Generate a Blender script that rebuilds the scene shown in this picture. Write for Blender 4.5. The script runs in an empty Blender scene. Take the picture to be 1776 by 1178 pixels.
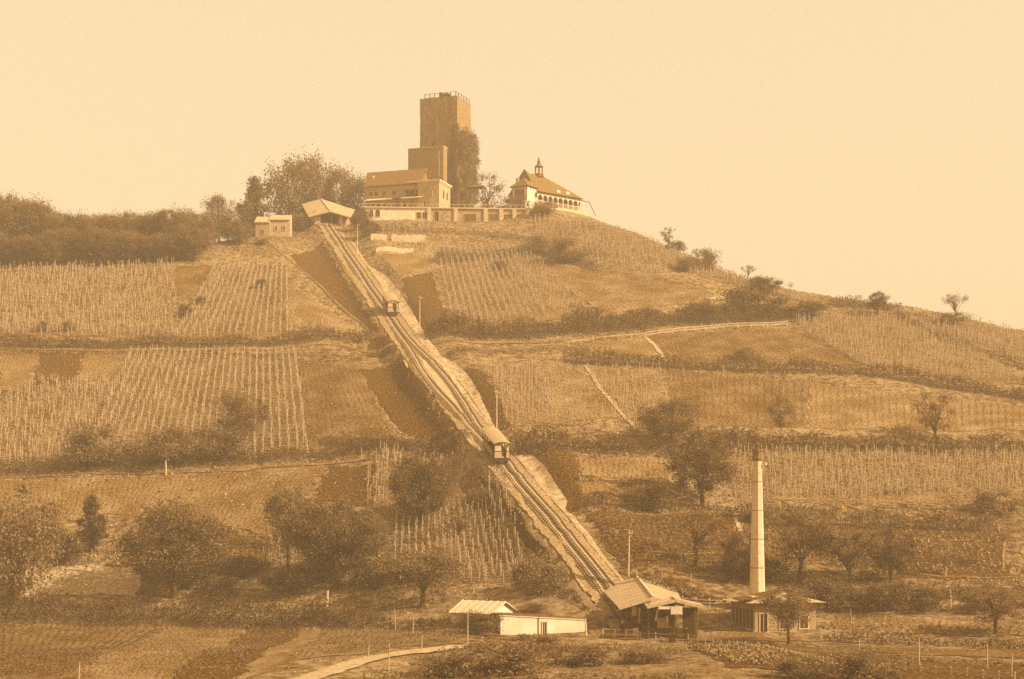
import bpy, math, random
import numpy as np
from mathutils import Vector, Matrix

S = bpy.context.scene
COL = S.collection
R = math.radians
rnd = random.Random(7)
nrg = np.random.default_rng(7)

# ------------------------------------------------------------------ camera, sky, sun, exposure
F, CX, YH, CZ = 2800.0, 888.0, 908.0, 12.0      # focal length and horizon row of a level view camera with a risen front
cam = bpy.data.cameras.new('camera'); camo = bpy.data.objects.new('camera', cam); COL.objects.link(camo)
camo.location = (0, 0, CZ); camo.rotation_euler = (R(90), 0, 0)
cam.sensor_width = 36; cam.lens = F / 1776 * 36; cam.shift_y = (YH - 589) / 1776
cam.clip_start = 1; cam.clip_end = 6000
S.camera = camo

SUN_AZ, SUN_EL = R(-21), R(33)                   # azimuth from +X, turned a little towards the camera
sd = Vector((math.cos(SUN_AZ) * math.cos(SUN_EL), math.sin(SUN_AZ) * math.cos(SUN_EL), math.sin(SUN_EL)))
W = bpy.data.worlds.new('World'); S.world = W; W.use_nodes = True
nt = W.node_tree; bg = nt.nodes['Background']
sky = nt.nodes.new('ShaderNodeTexSky'); sky.sky_type = 'NISHITA'; sky.sun_disc = False
sky.sun_elevation = SUN_EL; sky.sun_rotation = math.atan2(sd.x, sd.y); sky.dust_density = 4; sky.air_density = 1.0
bw = nt.nodes.new('ShaderNodeRGBToBW'); nt.links.new(sky.outputs[0], bw.inputs[0])
lo = nt.nodes.new('ShaderNodeMath'); lo.operation = 'POWER'; lo.inputs[1].default_value = 0.32
nt.links.new(bw.outputs[0], lo.inputs[0])
SKY_MUL = 5.75
sc_ = nt.nodes.new('ShaderNodeMath'); sc_.operation = 'MULTIPLY'; sc_.inputs[1].default_value = SKY_MUL
nt.links.new(lo.outputs[0], sc_.inputs[0])
tint = nt.nodes.new('ShaderNodeVectorMath'); tint.operation = 'SCALE'; tint.inputs[0].default_value = (0.965, 0.775, 0.495)
nt.links.new(sc_.outputs[0], tint.inputs['Scale'])
nt.links.new(tint.outputs[0], bg.inputs['Color']); bg.inputs['Strength'].default_value = 0.08
sun = bpy.data.lights.new('sun', 'SUN'); suno = bpy.data.objects.new('sun', sun); COL.objects.link(suno)
suno.rotation_euler = sd.to_track_quat('Z', 'Y').to_euler(); sun.energy = 5.0; sun.angle = R(0.5); sun.color = (1.0, 0.95, 0.85)
S.view_settings.view_transform = 'Standard'; S.view_settings.look = 'None'
S.view_settings.exposure = 0.74; S.view_settings.gamma = 1.0
S.render.engine = 'CYCLES'
S.cycles.use_denoising = False
S.cycles.max_bounces = 4; S.cycles.diffuse_bounces = 2; S.cycles.volume_bounces = 0
S.cycles.transparent_max_bounces = 8
HAZE_D = 0.00072

# ------------------------------------------------------------------ tones and materials
def tone(v):
    """the print's brown for a surface of reflectance v"""
    g = np.interp(v, [0.03, 0.12, 0.3, 0.75], [0.32, 0.42, 0.595, 0.76])
    b = np.interp(v, [0.03, 0.12, 0.3, 0.75], [0.003, 0.03, 0.235, 0.46])
    return (v, v * g, v * b, 1)

MATS = {}
def mat(name, v, dv=0.25, scale=1.0, bump=0.0, rough=0.9, kind='noise', coord='Object', v2=None, big=0.0):
    if name in MATS: return MATS[name]
    m = bpy.data.materials.new(name); m.use_nodes = True; n = m.node_tree; N = n.nodes; L = n.links
    p = N['Principled BSDF']; p.inputs['Roughness'].default_value = rough
    p.inputs['Specular IOR Level'].default_value = 0.03 if rough > .75 else 0.3
    tc = N.new('ShaderNodeTexCoord'); src = tc.outputs[coord]
    nz = N.new('ShaderNodeTexNoise'); nz.inputs['Scale'].default_value = scale; nz.inputs['Detail'].default_value = 6
    nz.inputs['Roughness'].default_value = 0.65; L.new(src, nz.inputs['Vector'])
    fac = nz.outputs['Fac']
    if kind == 'furrow':
        w = N.new('ShaderNodeTexWave'); w.inputs['Scale'].default_value = 0.42; w.inputs['Distortion'].default_value = 2.0
        w.inputs['Detail'].default_value = 3; w.inputs['Detail Scale'].default_value = 1.5; L.new(src, w.inputs['Vector'])
        mx = N.new('ShaderNodeMath'); mx.operation = 'MULTIPLY_ADD'; mx.inputs[1].default_value = 0.05
        L.new(w.outputs['Fac'], mx.inputs[0])
        m2 = N.new('ShaderNodeMath'); m2.operation = 'MULTIPLY'; m2.inputs[1].default_value = 0.8; L.new(fac, m2.inputs[0])
        L.new(m2.outputs[0], mx.inputs[2]); fac = mx.outputs[0]
    if kind == 'boards':
        w = N.new('ShaderNodeTexWave'); w.inputs['Scale'].default_value = 0.8; w.wave_profile = 'SAW'; L.new(src, w.inputs['Vector'])
        mx = N.new('ShaderNodeMath'); mx.operation = 'MULTIPLY_ADD'; mx.inputs[1].default_value = 0.15
        L.new(w.outputs['Fac'], mx.inputs[0]); L.new(fac, mx.inputs[2]); fac = mx.outputs[0]
    if kind == 'stone':
        br = N.new('ShaderNodeTexBrick'); br.inputs['Scale'].default_value = 1.6
        br.inputs['Color1'].default_value = (1, 1, 1, 1); br.inputs['Color2'].default_value = (.55, .55, .55, 1)
        br.inputs['Mortar'].default_value = (.25, .25, .25, 1); br.inputs['Mortar Size'].default_value = 0.012
        mp = N.new('ShaderNodeMapping'); mp.inputs['Rotation'].default_value = (R(90), 0, 0); L.new(src, mp.inputs['Vector'])
        L.new(mp.outputs[0], br.inputs['Vector'])
        mx = N.new('ShaderNodeMath'); mx.operation = 'MULTIPLY_ADD'; mx.inputs[1].default_value = 0.35
        L.new(br.outputs['Color'], mx.inputs[0])
        m2 = N.new('ShaderNodeMath'); m2.operation = 'MULTIPLY'; m2.inputs[1].default_value = 0.7; L.new(fac, m2.inputs[0])
        L.new(m2.outputs[0], mx.inputs[2]); fac = mx.outputs[0]
    if big:
        nb = N.new('ShaderNodeTexNoise'); nb.inputs['Scale'].default_value = big; nb.inputs['Detail'].default_value = 3; L.new(src, nb.inputs['Vector'])
        ma = N.new('ShaderNodeMath'); ma.operation = 'MULTIPLY_ADD'; ma.inputs[1].default_value = 0.3
        L.new(nb.outputs['Fac'], ma.inputs[0])
        m2 = N.new('ShaderNodeMath'); m2.operation = 'MULTIPLY'; m2.inputs[1].default_value = 0.7; L.new(fac, m2.inputs[0])
        L.new(m2.outputs[0], ma.inputs[2]); fac = ma.outputs[0]
    cr = N.new('ShaderNodeValToRGB'); e = cr.color_ramp.elements
    e0, e1 = (0.40, 0.60) if (coord == 'UV' or name == 'ground_scrub') else (0.32, 0.68); e[0].position = e0; e[0].color = tone(max(0.01, v * (1 - dv))); e[1].position = e1; e[1].color = tone(v2 or v * (1 + dv))
    L.new(fac, cr.inputs[0]); L.new(cr.outputs[0], p.inputs['Base Color'])
    if bump:
        b = N.new('ShaderNodeBump'); b.inputs['Distance'].default_value = bump; b.inputs['Strength'].default_value = 0.9
        L.new(fac, b.inputs['Height']); L.new(b.outputs[0], p.inputs['Normal'])
    MATS[name] = m; return m

def leafmat(name, v, dv=0.4, scale=0.6):
    """foliage: tone shifts from clump to clump and lets a little light through"""
    if name in MATS: return MATS[name]
    m = mat(name, v, dv, scale, rough=0.8)
    n = m.node_tree; N = n.nodes; L = n.links; p = N['Principled BSDF']; out = N['Material Output']
    tr = N.new('ShaderNodeBsdfTranslucent'); mx = N.new('ShaderNodeMixShader'); mx.inputs[0].default_value = 0.38
    ramp = [k for k in N if k.type == 'VALTORGB'][0]; L.new(ramp.outputs[0], tr.inputs['Color'])
    L.new(p.outputs[0], mx.inputs[1]); L.new(tr.outputs[0], mx.inputs[2]); L.new(mx.outputs[0], out.inputs['Surface'])
    return m

# ------------------------------------------------------------------ mesh helpers
class MB:
    def __init__(s): s.v = []; s.f = []; s.m = []
    def add(s, vs, fs, mi=0):
        o = len(s.v); s.v.extend(tuple(p) for p in vs); s.f.extend(tuple(i + o for i in f) for f in fs); s.m.extend([mi] * len(fs)); return s
    def box(s, c, size, rz=0, mi=0, top=1.0):
        x, y, z = (k / 2 for k in size); ca, sa = math.cos(rz), math.sin(rz); vs = []
        for dz, t in ((-z, 1), (z, top)):
            for dx, dy in ((-x, -y), (x, -y), (x, y), (-x, y)):
                vs.append((c[0] + (dx * ca - dy * sa) * t, c[1] + (dx * sa + dy * ca) * t, c[2] + dz))
        return s.add(vs, [(3, 2, 1, 0), (4, 5, 6, 7), (0, 1, 5, 4), (1, 2, 6, 5), (2, 3, 7, 6), (3, 0, 4, 7)], mi)
    def hexa(s, b, t, mi=0):
        """closed block between four bottom and four top points"""
        return s.add(list(b) + list(t), [(3, 2, 1, 0), (4, 5, 6, 7), (0, 1, 5, 4), (1, 2, 6, 5), (2, 3, 7, 6), (3, 0, 4, 7)], mi)
    def slab(s, q, th, mi=0):
        n = (Vector(q[1]) - Vector(q[0])).cross(Vector(q[3]) - Vector(q[0])).normalized() * th
        return s.hexa([tuple(Vector(p) - n) for p in q], q, mi)
    def tube(s, pts, rad, n=6, mi=0, cap=True):
        pts = [Vector(p) for p in pts]; rings = []
        for i, p in enumerate(pts):
            d = (pts[min(i + 1, len(pts) - 1)] - pts[max(i - 1, 0)]).normalized()
            a = d.orthogonal().normalized(); a = (Vector((1, 0, 0)) - d * d.x).normalized() if abs(d.x) < 0.9 else (Vector((0, 1, 0)) - d * d.y).normalized()
            b = d.cross(a); r = rad[i] if hasattr(rad, '__len__') else rad
            rings.append([p + (a * math.cos(2 * math.pi * k / n) + b * math.sin(2 * math.pi * k / n)) * r for k in range(n)])
        fs = []
        for i in range(len(pts) - 1):
            for k in range(n): fs.append((i * n + k, i * n + (k + 1) % n, (i + 1) * n + (k + 1) % n, (i + 1) * n + k))
        if cap: fs.append(tuple(range(n - 1, -1, -1))); fs.append(tuple(range((len(pts) - 1) * n, len(pts) * n)))
        return s.add([p for r_ in rings for p in r_], fs, mi)
    def beam(s, a, b, w, h=None, mi=0):
        h = h or w; a = Vector(a); b = Vector(b); d = (b - a).normalized()
        u = Vector((-d.y, d.x, 0)); u = u.normalized() if u.length > 0.05 else Vector((1, 0, 0)); t = d.cross(u).normalized() * h / 2; u = u * w / 2
        A = [a - u - t, a + u - t, a + u + t, a - u + t]; B = [p + (b - a) for p in A]
        return s.hexa(A, B, mi)
    def build(s, name, mats, parent=None, smooth=False):
        me = bpy.data.meshes.new(name); me.from_pydata(s.v, [], s.f); me.update()
        mats = mats if isinstance(mats, (list, tuple)) else [mats]
        for m in mats: me.materials.append(m)
        me.polygons.foreach_set('material_index', s.m)
        if smooth: me.polygons.foreach_set('use_smooth', [True] * len(s.f))
        o = bpy.data.objects.new(name, me); COL.objects.link(o)
        if parent: o.parent = parent
        return o

def quads_mesh(name, V, mats, mi=None, parent=None, link=True):
    """V: (n,4,3) array of loose quads"""
    n = len(V); me = bpy.data.meshes.new(name); me.vertices.add(n * 4); me.vertices.foreach_set('co', np.asarray(V, dtype=np.float32).ravel())
    me.loops.add(n * 4); me.loops.foreach_set('vertex_index', np.arange(n * 4, dtype=np.int32))
    me.polygons.add(n); me.polygons.foreach_set('loop_start', np.arange(n, dtype=np.int32) * 4)
    try: me.polygons.foreach_set('loop_total', np.full(n, 4, dtype=np.int32))
    except Exception: pass
    for m in (mats if isinstance(mats, (list, tuple)) else [mats]): me.materials.append(m)
    if mi is not None: me.polygons.foreach_set('material_index', np.asarray(mi, dtype=np.int32))
    me.update(calc_edges=True)
    if not link: return me
    o = bpy.data.objects.new(name, me); COL.objects.link(o)
    if parent: o.parent = parent
    return o

def leaf_quads(P, size, rg, flat=0.0):
    """a randomly turned leaf-sized quad at every point of P"""
    n = len(P); a = rg.normal(size=(n, 3)); a[:, 2] *= (1 - flat); a /= np.linalg.norm(a, axis=1, keepdims=True) + 1e-9
    b = rg.normal(size=(n, 3)); b = np.cross(a, b); b /= np.linalg.norm(b, axis=1, keepdims=True) + 1e-9
    s = (size * rg.uniform(0.6, 1.3, size=n))[:, None] * 0.5; s2 = s * rg.uniform(0.5, 0.9, size=n)[:, None]
    return np.stack([P - a * s - b * s2, P + a * s * 0.6 - b * s2, P + a * s + b * s2 * 0.7, P - a * s * 0.5 + b * s2], axis=1)

def tag(o, label=None, cat=None, group=None, kind=None):
    if label: o['label'] = label
    if cat: o['category'] = cat
    if group: o['group'] = group
    if kind: o['kind'] = kind
    return o
def thing(name, loc, label, cat, rz=0, group=None):
    o = bpy.data.objects.new(name, None); COL.objects.link(o); o.location = loc; o.rotation_euler = (0, 0, rz); o.empty_display_size = 0.3
    return tag(o, label, cat, group)
KIDS = {}
def copy_tree(root, loc, rz=None, scale=None, label=None, group=None):
    r = root.copy(); COL.objects.link(r); r.location = loc
    if rz is not None: r.rotation_euler = (0, 0, rz)
    if scale is not None: r.scale = scale
    if label: r['label'] = label
    if group: r['group'] = group
    for ch in (KIDS[root.name] if root.name in KIDS else list(root.children)):
        c = ch.copy(); COL.objects.link(c); c.parent = r
    return r

# ------------------------------------------------------------------ the lie of the land
def P3(px, py, Y): return ((px - CX) / F * Y, Y, CZ + (YH - py) / F * Y)
COLS = {
 -300: [(1178,131),(1130,153),(1075,199),(1040,206),(975,215),(900,227),(820,242),(700,267),(600,296),(540,316),(470,339),(440,353)],
 0:    [(1178,130),(1130,153),(1075,198),(1040,205),(975,214),(900,226),(820,241),(700,266),(600,295),(540,315),(470,338),(440,352)],
 300:  [(1178,131),(1130,152),(1078,196),(1040,203),(975,212),(900,224),(820,238),(700,264),(600,293),(540,313),(460,340),(425,358)],
 450:  [(1178,131),(1130,151),(1082,192),(1040,200),(1000,206),(900,219),(800,239),(700,261),(600,291),(500,326),(440,352),(408,370)],
 620:  [(1178,130),(1130,150),(1085,187),(1060,191),(1000,201),(900,215),(800,234),(700,257),(620,281),(545,308),(470,343),(400,381),(388,392)],
 780:  [(1178,129),(1130,149),(1100,168),(1060,186),(1000,197),(900,212),(820,224),(640,275),(560,308),(500,335),(440,366),(400,388)],
 900:  [(1178,128),(1130,149),(1105,168),(1060,181),(1000,192),(930,202),(740,241),(700,252),(620,285),(560,309),(500,336),(440,366),(400,389)],
 1060: [(1178,126),(1130,148),(1100,174),(960,197),(900,208),(800,226),(700,254),(640,278),(600,295),(540,319),(480,347),(420,377),(387,394)],
 1300: [(1178,126),(1110,167),(1080,176),(1040,184),(1000,192),(900,212),(800,233),(740,247),(700,260),(640,284),(580,309),(540,329),(486,360)],
 1500: [(1178,127),(1110,167),(1050,181),(960,202),(850,227),(740,253),(680,273),(620,298),(560,325),(525,344)],
 1776: [(1178,128),(1130,150),(1090,170),(1040,185),(960,205),(850,232),(740,260),(690,277),(640,298),(572,325)],
 2050: [(1178,128),(1130,150),(1090,170),(1040,185),(960,205),(850,231),(740,260),(690,279),(640,300),(610,318)],
}
TRACK = [(1085,1068,177.5),(1062,1036,182.5),(1040,1000,188),(998,948,196),(956,900,204),(918,856,212),(872,800,222.5),(838,758,232),(820,735,238),(789,700,247.5),(762,660,260),(726,615,277.5),(699,584,292),(683,560,303),(675,545,311),(650,510,326),(622,468,346),(600,435,362),(585,412,374),(577,400,380)]
ctrl = []
for px, rows in COLS.items():
    for py, Y in rows: ctrl.append(P3(px, py, Y))
for t in TRACK: ctrl.append(P3(*t))
for px, pys, Yc, dz in ((-300,440,352,-3),(0,440,352,-3),(300,425,358,-2),(450,408,370,-1),(1100,399,385,-5),(1245,466,370,-6),(1300,486,360,-6),(1440,516,350,-6),(1500,525,344,-6),(1600,534,338,-6),(1776,572,325,-6),(2050,610,318,-6)):
    x, Y, z = P3(px, pys, Yc)
    if px in (1100, 1245, 1440, 1600): ctrl.append((x, Y, z))
    ctrl.append((x * 1.04, Yc + 14, z + dz * 0.4)); ctrl.append((x * 1.08, Yc + 35, z + dz * 2.4)); ctrl.append((x * 1.1, Yc + 80, z + dz * 5 - 14))
for x, Y, z in ((-36,396,86),(-36,408,88),(-20,399,87.4),(-20,412,88.3),(0,400,87.6),(0,415,88.5),(-20,430,87.8),(5,432,87),(25,412,87.5),(22,420,88),(28,430,82),(-40,425,84),(3.9,401.5,91.0),(8,402,91),(11,408,91.4),(15,411,91),(19.5,413,90.3),(14,418,91),(10,414,91.4),(6,396.5,87.0),(14,400,87.2),(-44,386,82.4),(-44,399,84.0),(-53,392,82.5),(-53,402,83),(-62,388,81),(-20,455,78),(10,455,76),(0,500,55),(-60,500,55),(60,470,50),(-100,480,45)):
    ctrl.append((x, Y, z))
ctrl = np.array(ctrl, dtype=float)
def tps(r2): return 0.5 * r2 * np.log(r2 + 1e-9)
def fit(c, z, lam=0.6):
    c = c / 100; n = len(c); A = tps(((c[:, None] - c[None]) ** 2).sum(-1)) + np.eye(n) * lam * 1e-2
    Pm = np.hstack([np.ones((n, 1)), c]); M = np.zeros((n + 3, n + 3)); M[:n, :n] = A; M[:n, n:] = Pm; M[n:, :n] = Pm.T
    return np.linalg.solve(M, np.concatenate([z, np.zeros(3)]))
CW = fit(ctrl[:, :2], ctrl[:, 2])
def rbf(x, y):
    q = np.stack([x, y], -1) / 100; out = np.empty(len(q)); c = ctrl[:, :2] / 100
    for i in range(0, len(q), 20000):
        d = tps(((q[i:i + 20000, None] - c[None]) ** 2).sum(-1)); out[i:i + 20000] = d @ CW[:-3] + CW[-3] + q[i:i + 20000] @ CW[-2:]
    return out
sst = lambda a, b, x: (lambda t: t * t * (3 - 2 * t))(np.clip((x - a) / (b - a), 0, 1))
tr3 = np.array([P3(*t) for t in TRACK])
tr3 = np.vstack([tr3[0] + (tr3[0] - tr3[1]) * 0.6, tr3, tr3[-1] + (tr3[-1] - tr3[-2]) * 1.2])
def dens(pl, step=1.0, sm=9):
    d = np.r_[0, np.cumsum(np.linalg.norm(np.diff(pl[:, :2], axis=0), axis=1))]; s = np.arange(0, d[-1], step)
    q = np.stack([np.interp(s, d, pl[:, k]) for k in range(3)], -1)
    k = np.ones(sm) / sm; pad = sm // 2
    qq = np.pad(q, ((pad, pad), (0, 0)), mode='edge'); o = np.stack([np.convolve(qq[:, i], k, 'valid') for i in range(3)], -1); o[0] = q[0]; o[-1] = q[-1]; return o
TL = dens(tr3, 1.0, 27)
def hfun(x, y):
    z = rbf(x, y)
    w = (1 - sst(165, 420, np.abs(x))) * (1 - sst(430, 640, y)) * sst(70, 118, y)
    z = np.maximum(z, -0.8) * w
    # low rolling unevenness of worked ground
    z += (0.16 * np.sin(x * 0.31 + y * 0.17) * np.sin(y * 0.27 - x * 0.11) + 0.07 * np.sin(x * 1.1 + 2 * np.sin(y * 0.4)) * np.sin(y * 0.9)) * sst(90, 130, y)
    # the track bed: level cutting / embankment
    m = (np.abs(x) < 90) & (y > 165) & (y < 400); xi = x[m]; yi = y[m]; zi = z[m]
    if len(xi):
        best = np.full(len(xi), 1e9); tz = np.zeros(len(xi)); side = np.zeros(len(xi))
        for k in range(0, len(TL)):
            dx = xi - TL[k, 0]; d2 = dx ** 2 + (yi - TL[k, 1]) ** 2; b = d2 < best; best[b] = d2[b]; tz[b] = TL[k, 2]; side[b] = np.sign(dx[b])
        d = np.sqrt(best); f = sst(2.6, 5.5, d)
        # a bank dropping to the left of the line and a shallow cut rising on its right
        zi = zi * f + (tz - 0.32) * (1 - f)
        bank = np.where(side < 0, -1.5 * sst(2.6, 5.5, d) * (1 - sst(7, 15, d)), 0.9 * sst(4.2, 7.0, d) * (1 - sst(8, 14, d)))
        zi += bank * sst(182, 196, yi) * (1 - sst(372, 384, yi))
        z[m] = zi
    return z
gx = np.concatenate([np.arange(-1500, -160, 60), np.arange(-160, 160.1, 1.0), np.arange(180, 1501, 60)])
gy = np.concatenate([np.arange(-300, 100, 25), np.arange(100, 440, 1.0), np.arange(440, 700, 10), np.arange(700, 1801, 100)])
GXX, GYY = np.meshgrid(gx, gy); GZ = hfun(GXX.ravel(), GYY.ravel()).reshape(GXX.shape)
def H(x, y):
    x = np.atleast_1d(np.asarray(x, float)); y = np.atleast_1d(np.asarray(y, float))
    i = np.clip(np.searchsorted(gx, x) - 1, 0, len(gx) - 2); j = np.clip(np.searchsorted(gy, y) - 1, 0, len(gy) - 2)
    u = (x - gx[i]) / (gx[i + 1] - gx[i]); v = (y - gy[j]) / (gy[j + 1] - gy[j])
    return GZ[j, i] * (1 - u) * (1 - v) + GZ[j, i + 1] * u * (1 - v) + GZ[j + 1, i] * (1 - u) * v + GZ[j + 1, i + 1] * u * v
def hz(x, y): return float(H(x, y)[0])
MY = np.arange(100, 440, 0.4)
def G(px, py):
    """where the line of sight through a point of the photograph meets the ground"""
    x = (px - CX) / F * MY; z = CZ + (YH - py) / F * MY; d = z - H(x, MY); k = np.where(d < 0)[0]
    if len(k) == 0: k0 = int(np.argmin(d)); Y = MY[k0]
    else:
        k0 = max(1, k[0]); t = d[k0 - 1] / (d[k0 - 1] - d[k0] + 1e-9); Y = MY[k0 - 1] + 0.4 * min(max(t, 0), 1)
    x = (px - CX) / F * Y; return Vector((x, Y, hz(x, Y)))

# ground sheet
GROUND = mat('ground_scrub', 0.205, 0.6, 0.9, bump=0.25, coord='Object', big=0.05)
nx, ny = len(gx), len(gy)
V = np.stack([GXX.ravel(), GYY.ravel(), GZ.ravel()], -1)
ii, jj = np.meshgrid(np.arange(nx - 1), np.arange(ny - 1)); b0 = (jj * nx + ii).ravel()
me = bpy.data.meshes.new('ground'); me.from_pydata(V.tolist(), [], np.stack([b0, b0 + 1, b0 + nx + 1, b0 + nx], -1).tolist()); me.materials.append(GROUND)
me.polygons.foreach_set('use_smooth', [True] * len(me.polygons)); ground = bpy.data.objects.new('ground', me); COL.objects.link(ground)
tag(ground, kind='structure')

# ------------------------------------------------------------------ fields, banks and paths laid on the slope
soil = {
 'tilled': mat('soil_tilled', 0.215, 0.5, 2.2, bump=0.2, big=.16, kind='furrow', coord='UV'),
 'stubble': mat('soil_stubble', 0.285, 0.48, 2.6, bump=0.2, big=.13, kind='furrow', coord='UV'),
 'pale': mat('soil_pale', 0.40, 0.28, 1.6, bump=0.08, coord='UV'),
 'dark': mat('grass_dark_shaded', 0.105, 0.55, 1.8, bump=0.25, coord='UV'),  # dark bank grass, with the shade of the slopes put into its colour
 'mid': mat('soil_mid', 0.155, 0.5, 2.0, bump=0.12, coord='UV', kind='furrow'),
 'vine': mat('soil_vineyard', 0.19, 0.55, 2.0, bump=0.2, big=.15, coord='UV'),
 'spoil': mat('bare_spoil', 0.40, 0.35, 1.1, bump=0.15, big=.3, coord='UV'),
 'path': mat('trodden_path', 0.42, 0.18, 1.5, bump=0.04, coord='UV'),
 'lawn': mat('rough_grass', 0.2, 0.55, 2.5, bump=0.2, big=.2, coord='UV'),
}
def sheet(name, q, m, off=0.05, ragged=0.5, step=1.3):
    q = [np.array(G(*p)[:2]) for p in q]
    w = max(np.linalg.norm(q[1] - q[0]), np.linalg.norm(q[2] - q[3])); h = max(np.linalg.norm(q[3] - q[0]), np.linalg.norm(q[2] - q[1]))
    nu = max(2, int(w / step)); nv = max(2, int(h / step)); u, v = np.meshgrid(np.linspace(0, 1, nu + 1), np.linspace(0, 1, nv + 1)); u = u.ravel(); v = v.ravel()
    xy = (q[0][None] * ((1 - u) * (1 - v))[:, None] + q[1][None] * (u * (1 - v))[:, None] + q[2][None] * (u * v)[:, None] + q[3][None] * ((1 - u) * v)[:, None])
    edge = (u < 1e-6) | (u > 1 - 1e-6) | (v < 1e-6) | (v > 1 - 1e-6); xy += (ragged * 0.6 * np.stack([np.sin(xy[:, 1] * .8 + xy[:, 0] * .3) + .6 * np.sin(xy[:, 1] * 2.1), np.sin(xy[:, 0] * .7 - xy[:, 1] * .4) + .6 * np.sin(xy[:, 0] * 1.9)], -1)); xy[edge] += nrg.normal(0, 0.07, (edge.sum(), 2))
    z = H(xy[:, 0], xy[:, 1]) + off
    ii, jj = np.meshgrid(np.arange(nu), np.arange(nv)); b = (jj * (nu + 1) + ii).ravel()
    fs = np.stack([b, b + nu + 1, b + nu + 2, b + 1], -1)
    me = bpy.data.meshes.new(name); me.from_pydata(np.c_[xy, z].tolist(), [], fs.tolist()); me.materials.append(soil[m])
    uv = me.uv_layers.new(name='UVMap'); li = np.empty(len(me.loops), dtype=np.int32); me.loops.foreach_get('vertex_index', li)
    uvs = np.stack([u * w, v * h], -1)[li]; uv.data.foreach_set('uv', uvs.ravel().astype(np.float32))
    me.polygons.foreach_set('use_smooth', [True] * len(me.polygons))
    o = bpy.data.objects.new(name, me); COL.objects.link(o); tag(o, kind='structure'); return o
FIELDS = [
 # foreground
 ('field', [(-60,1078),(282,1077),(110,1190),(-60,1190)], 'tilled'), ('field', [(286,1078),(428,1081),(285,1190),(115,1190)], 'stubble'),
 ('field', [(434,1082),(520,1084),(400,1190),(290,1190)], 'mid'), ('field', [(523,1084),(560,1087),(500,1150),(405,1190)], 'stubble'),
 ('field', [(562,1087),(870,1096),(780,1118),(505,1146)], 'lawn'),
 ('field', [(1445,1066),(1800,1084),(1800,1104),(1440,1096)], 'stubble'), ('field', [(1330,1118),(1800,1128),(1800,1142),(1440,1133)], 'tilled'),
 ('field', [(1190,1122),(1330,1116),(1450,1160),(1260,1158)], 'mid'), ('field', [(1000,1160),(1250,1162),(1300,1190),(980,1190)], 'lawn'),
 ('field', [(1560,1150),(1800,1152),(1800,1190),(1560,1185)], 'mid'),
 ('yard', [(1020,1090),(1330,1096),(1330,1112),(1020,1106)], 'stubble'),
 # low left
 ('field', [(40,976),(240,984),(240,1034),(40,1034)], 'pale'), ('field', [(375,998),(528,1004),(532,1024),(375,1020)], 'pale'),
 ('field', [(420,1030),(650,1040),(655,1052),(430,1042)], 'stubble'),
 ('field', [(0,832),(343,822),(300,890),(0,905)], 'stubble'), ('field', [(352,821),(568,809),(470,935),(300,893)], 'stubble'),
 ('field', [(385,935),(470,935),(465,985),(390,985)], 'tilled'), ('field', [(570,812),(650,808),(650,880),(545,870)], 'mid'),
 # left middle
 ('field', [(0,612),(66,613),(45,680),(0,680)], 'stubble'), ('field', [(72,613),(146,614),(128,660),(55,678)], 'mid'), ('field', [(150,615),(222,614),(208,660),(132,664)], 'stubble'),
 ('vineyard_soil', [(228,611),(512,612),(532,785),(150,790)], 'vine'), ('vineyard_soil', [(0,684),(205,666),(148,792),(0,808)], 'vine'),
 ('field', [(516,626),(620,636),(690,762),(536,782)], 'tilled'), 
 # left upper
 ('vineyard_soil', [(0,470),(298,452),(300,588),(0,580)], 'vine'), ('vineyard_soil', [(376,462),(498,462),(500,584),(304,588)], 'vine'), ('vineyard_soil', [(300,410),(376,405),(370,452),(280,452)], 'vine'),
 ('field', [(310,462),(372,460),(345,512),(262,515)], 'tilled'), ('field', [(502,500),(560,530),(625,578),(502,578)], 'stubble'),
 # centre upper
 ('vineyard_soil', [(757,428),(905,432),(1034,548),(786,560)], 'vine'), ('field', [(915,455),(1150,478),(1250,515),(1050,545)], 'stubble'),
 ('vineyard_soil', [(925,376),(1140,422),(1165,465),(932,430)], 'vine'), ('vineyard_soil', [(1140,425),(1310,495),(1420,528),(1165,467)], 'vine'),
 ('field', [(1130,512),(1265,512),(1260,520),(1130,522)], 'pale'),
 ('field', [(660,442),(745,442),(745,468),(690,478)], 'stubble'),
 # right upper and middle
 ('field', [(1003,597),(1120,586),(1150,628),(1005,618)], 'stubble'), ('field', [(1128,584),(1365,570),(1495,634),(1160,630)], 'tilled'),
 ('vineyard_soil', [(1372,556),(1560,540),(1800,668),(1500,636)], 'vine'), ('vineyard_soil', [(1575,542),(1800,580),(1800,640),(1660,592)], 'vine'),
 ('vineyard_soil', [(838,632),(1000,640),(1075,724),(884,736)], 'stubble'), ('field', [(1015,640),(1140,642),(1150,742),(1100,742)], 'stubble'),
 ('field', [(1160,642),(1400,662),(1400,742),(1160,742)], 'tilled'), ('field', [(1405,664),(1800,708),(1800,746),(1405,742)], 'stubble'),
 ('field', [(1005,792),(1160,792),(1160,826),(1008,826)], 'stubble'), ('field', [(1008,840),(1120,840),(1110,858),(1010,856)], 'stubble'),
 ('vineyard_soil', [(1245,782),(1800,788),(1800,872),(1275,872)], 'vine'),
 ('field', [(1020,892),(1270,890),(1290,990),(1080,990)], 'mid'), ('field', [(1285,900),(1450,898),(1440,975),(1330,990)], 'tilled'), ('field', [(1470,918),(1715,918),(1760,1000),(1500,1005)], 'mid'),
 ('vineyard_soil', [(660,795),(850,812),(918,1012),(670,1014)], 'vine'),
]
OPENQ = []; VINEQ = []
for n_, q_, m_ in FIELDS:
    (OPENQ if n_ != 'vineyard_soil' else VINEQ).append([G(*c)[:2] for c in q_])
for n_, q_, m_ in FIELDS: sheet(n_, q_, m_, off=rnd.uniform(0.05, 0.075))
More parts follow.
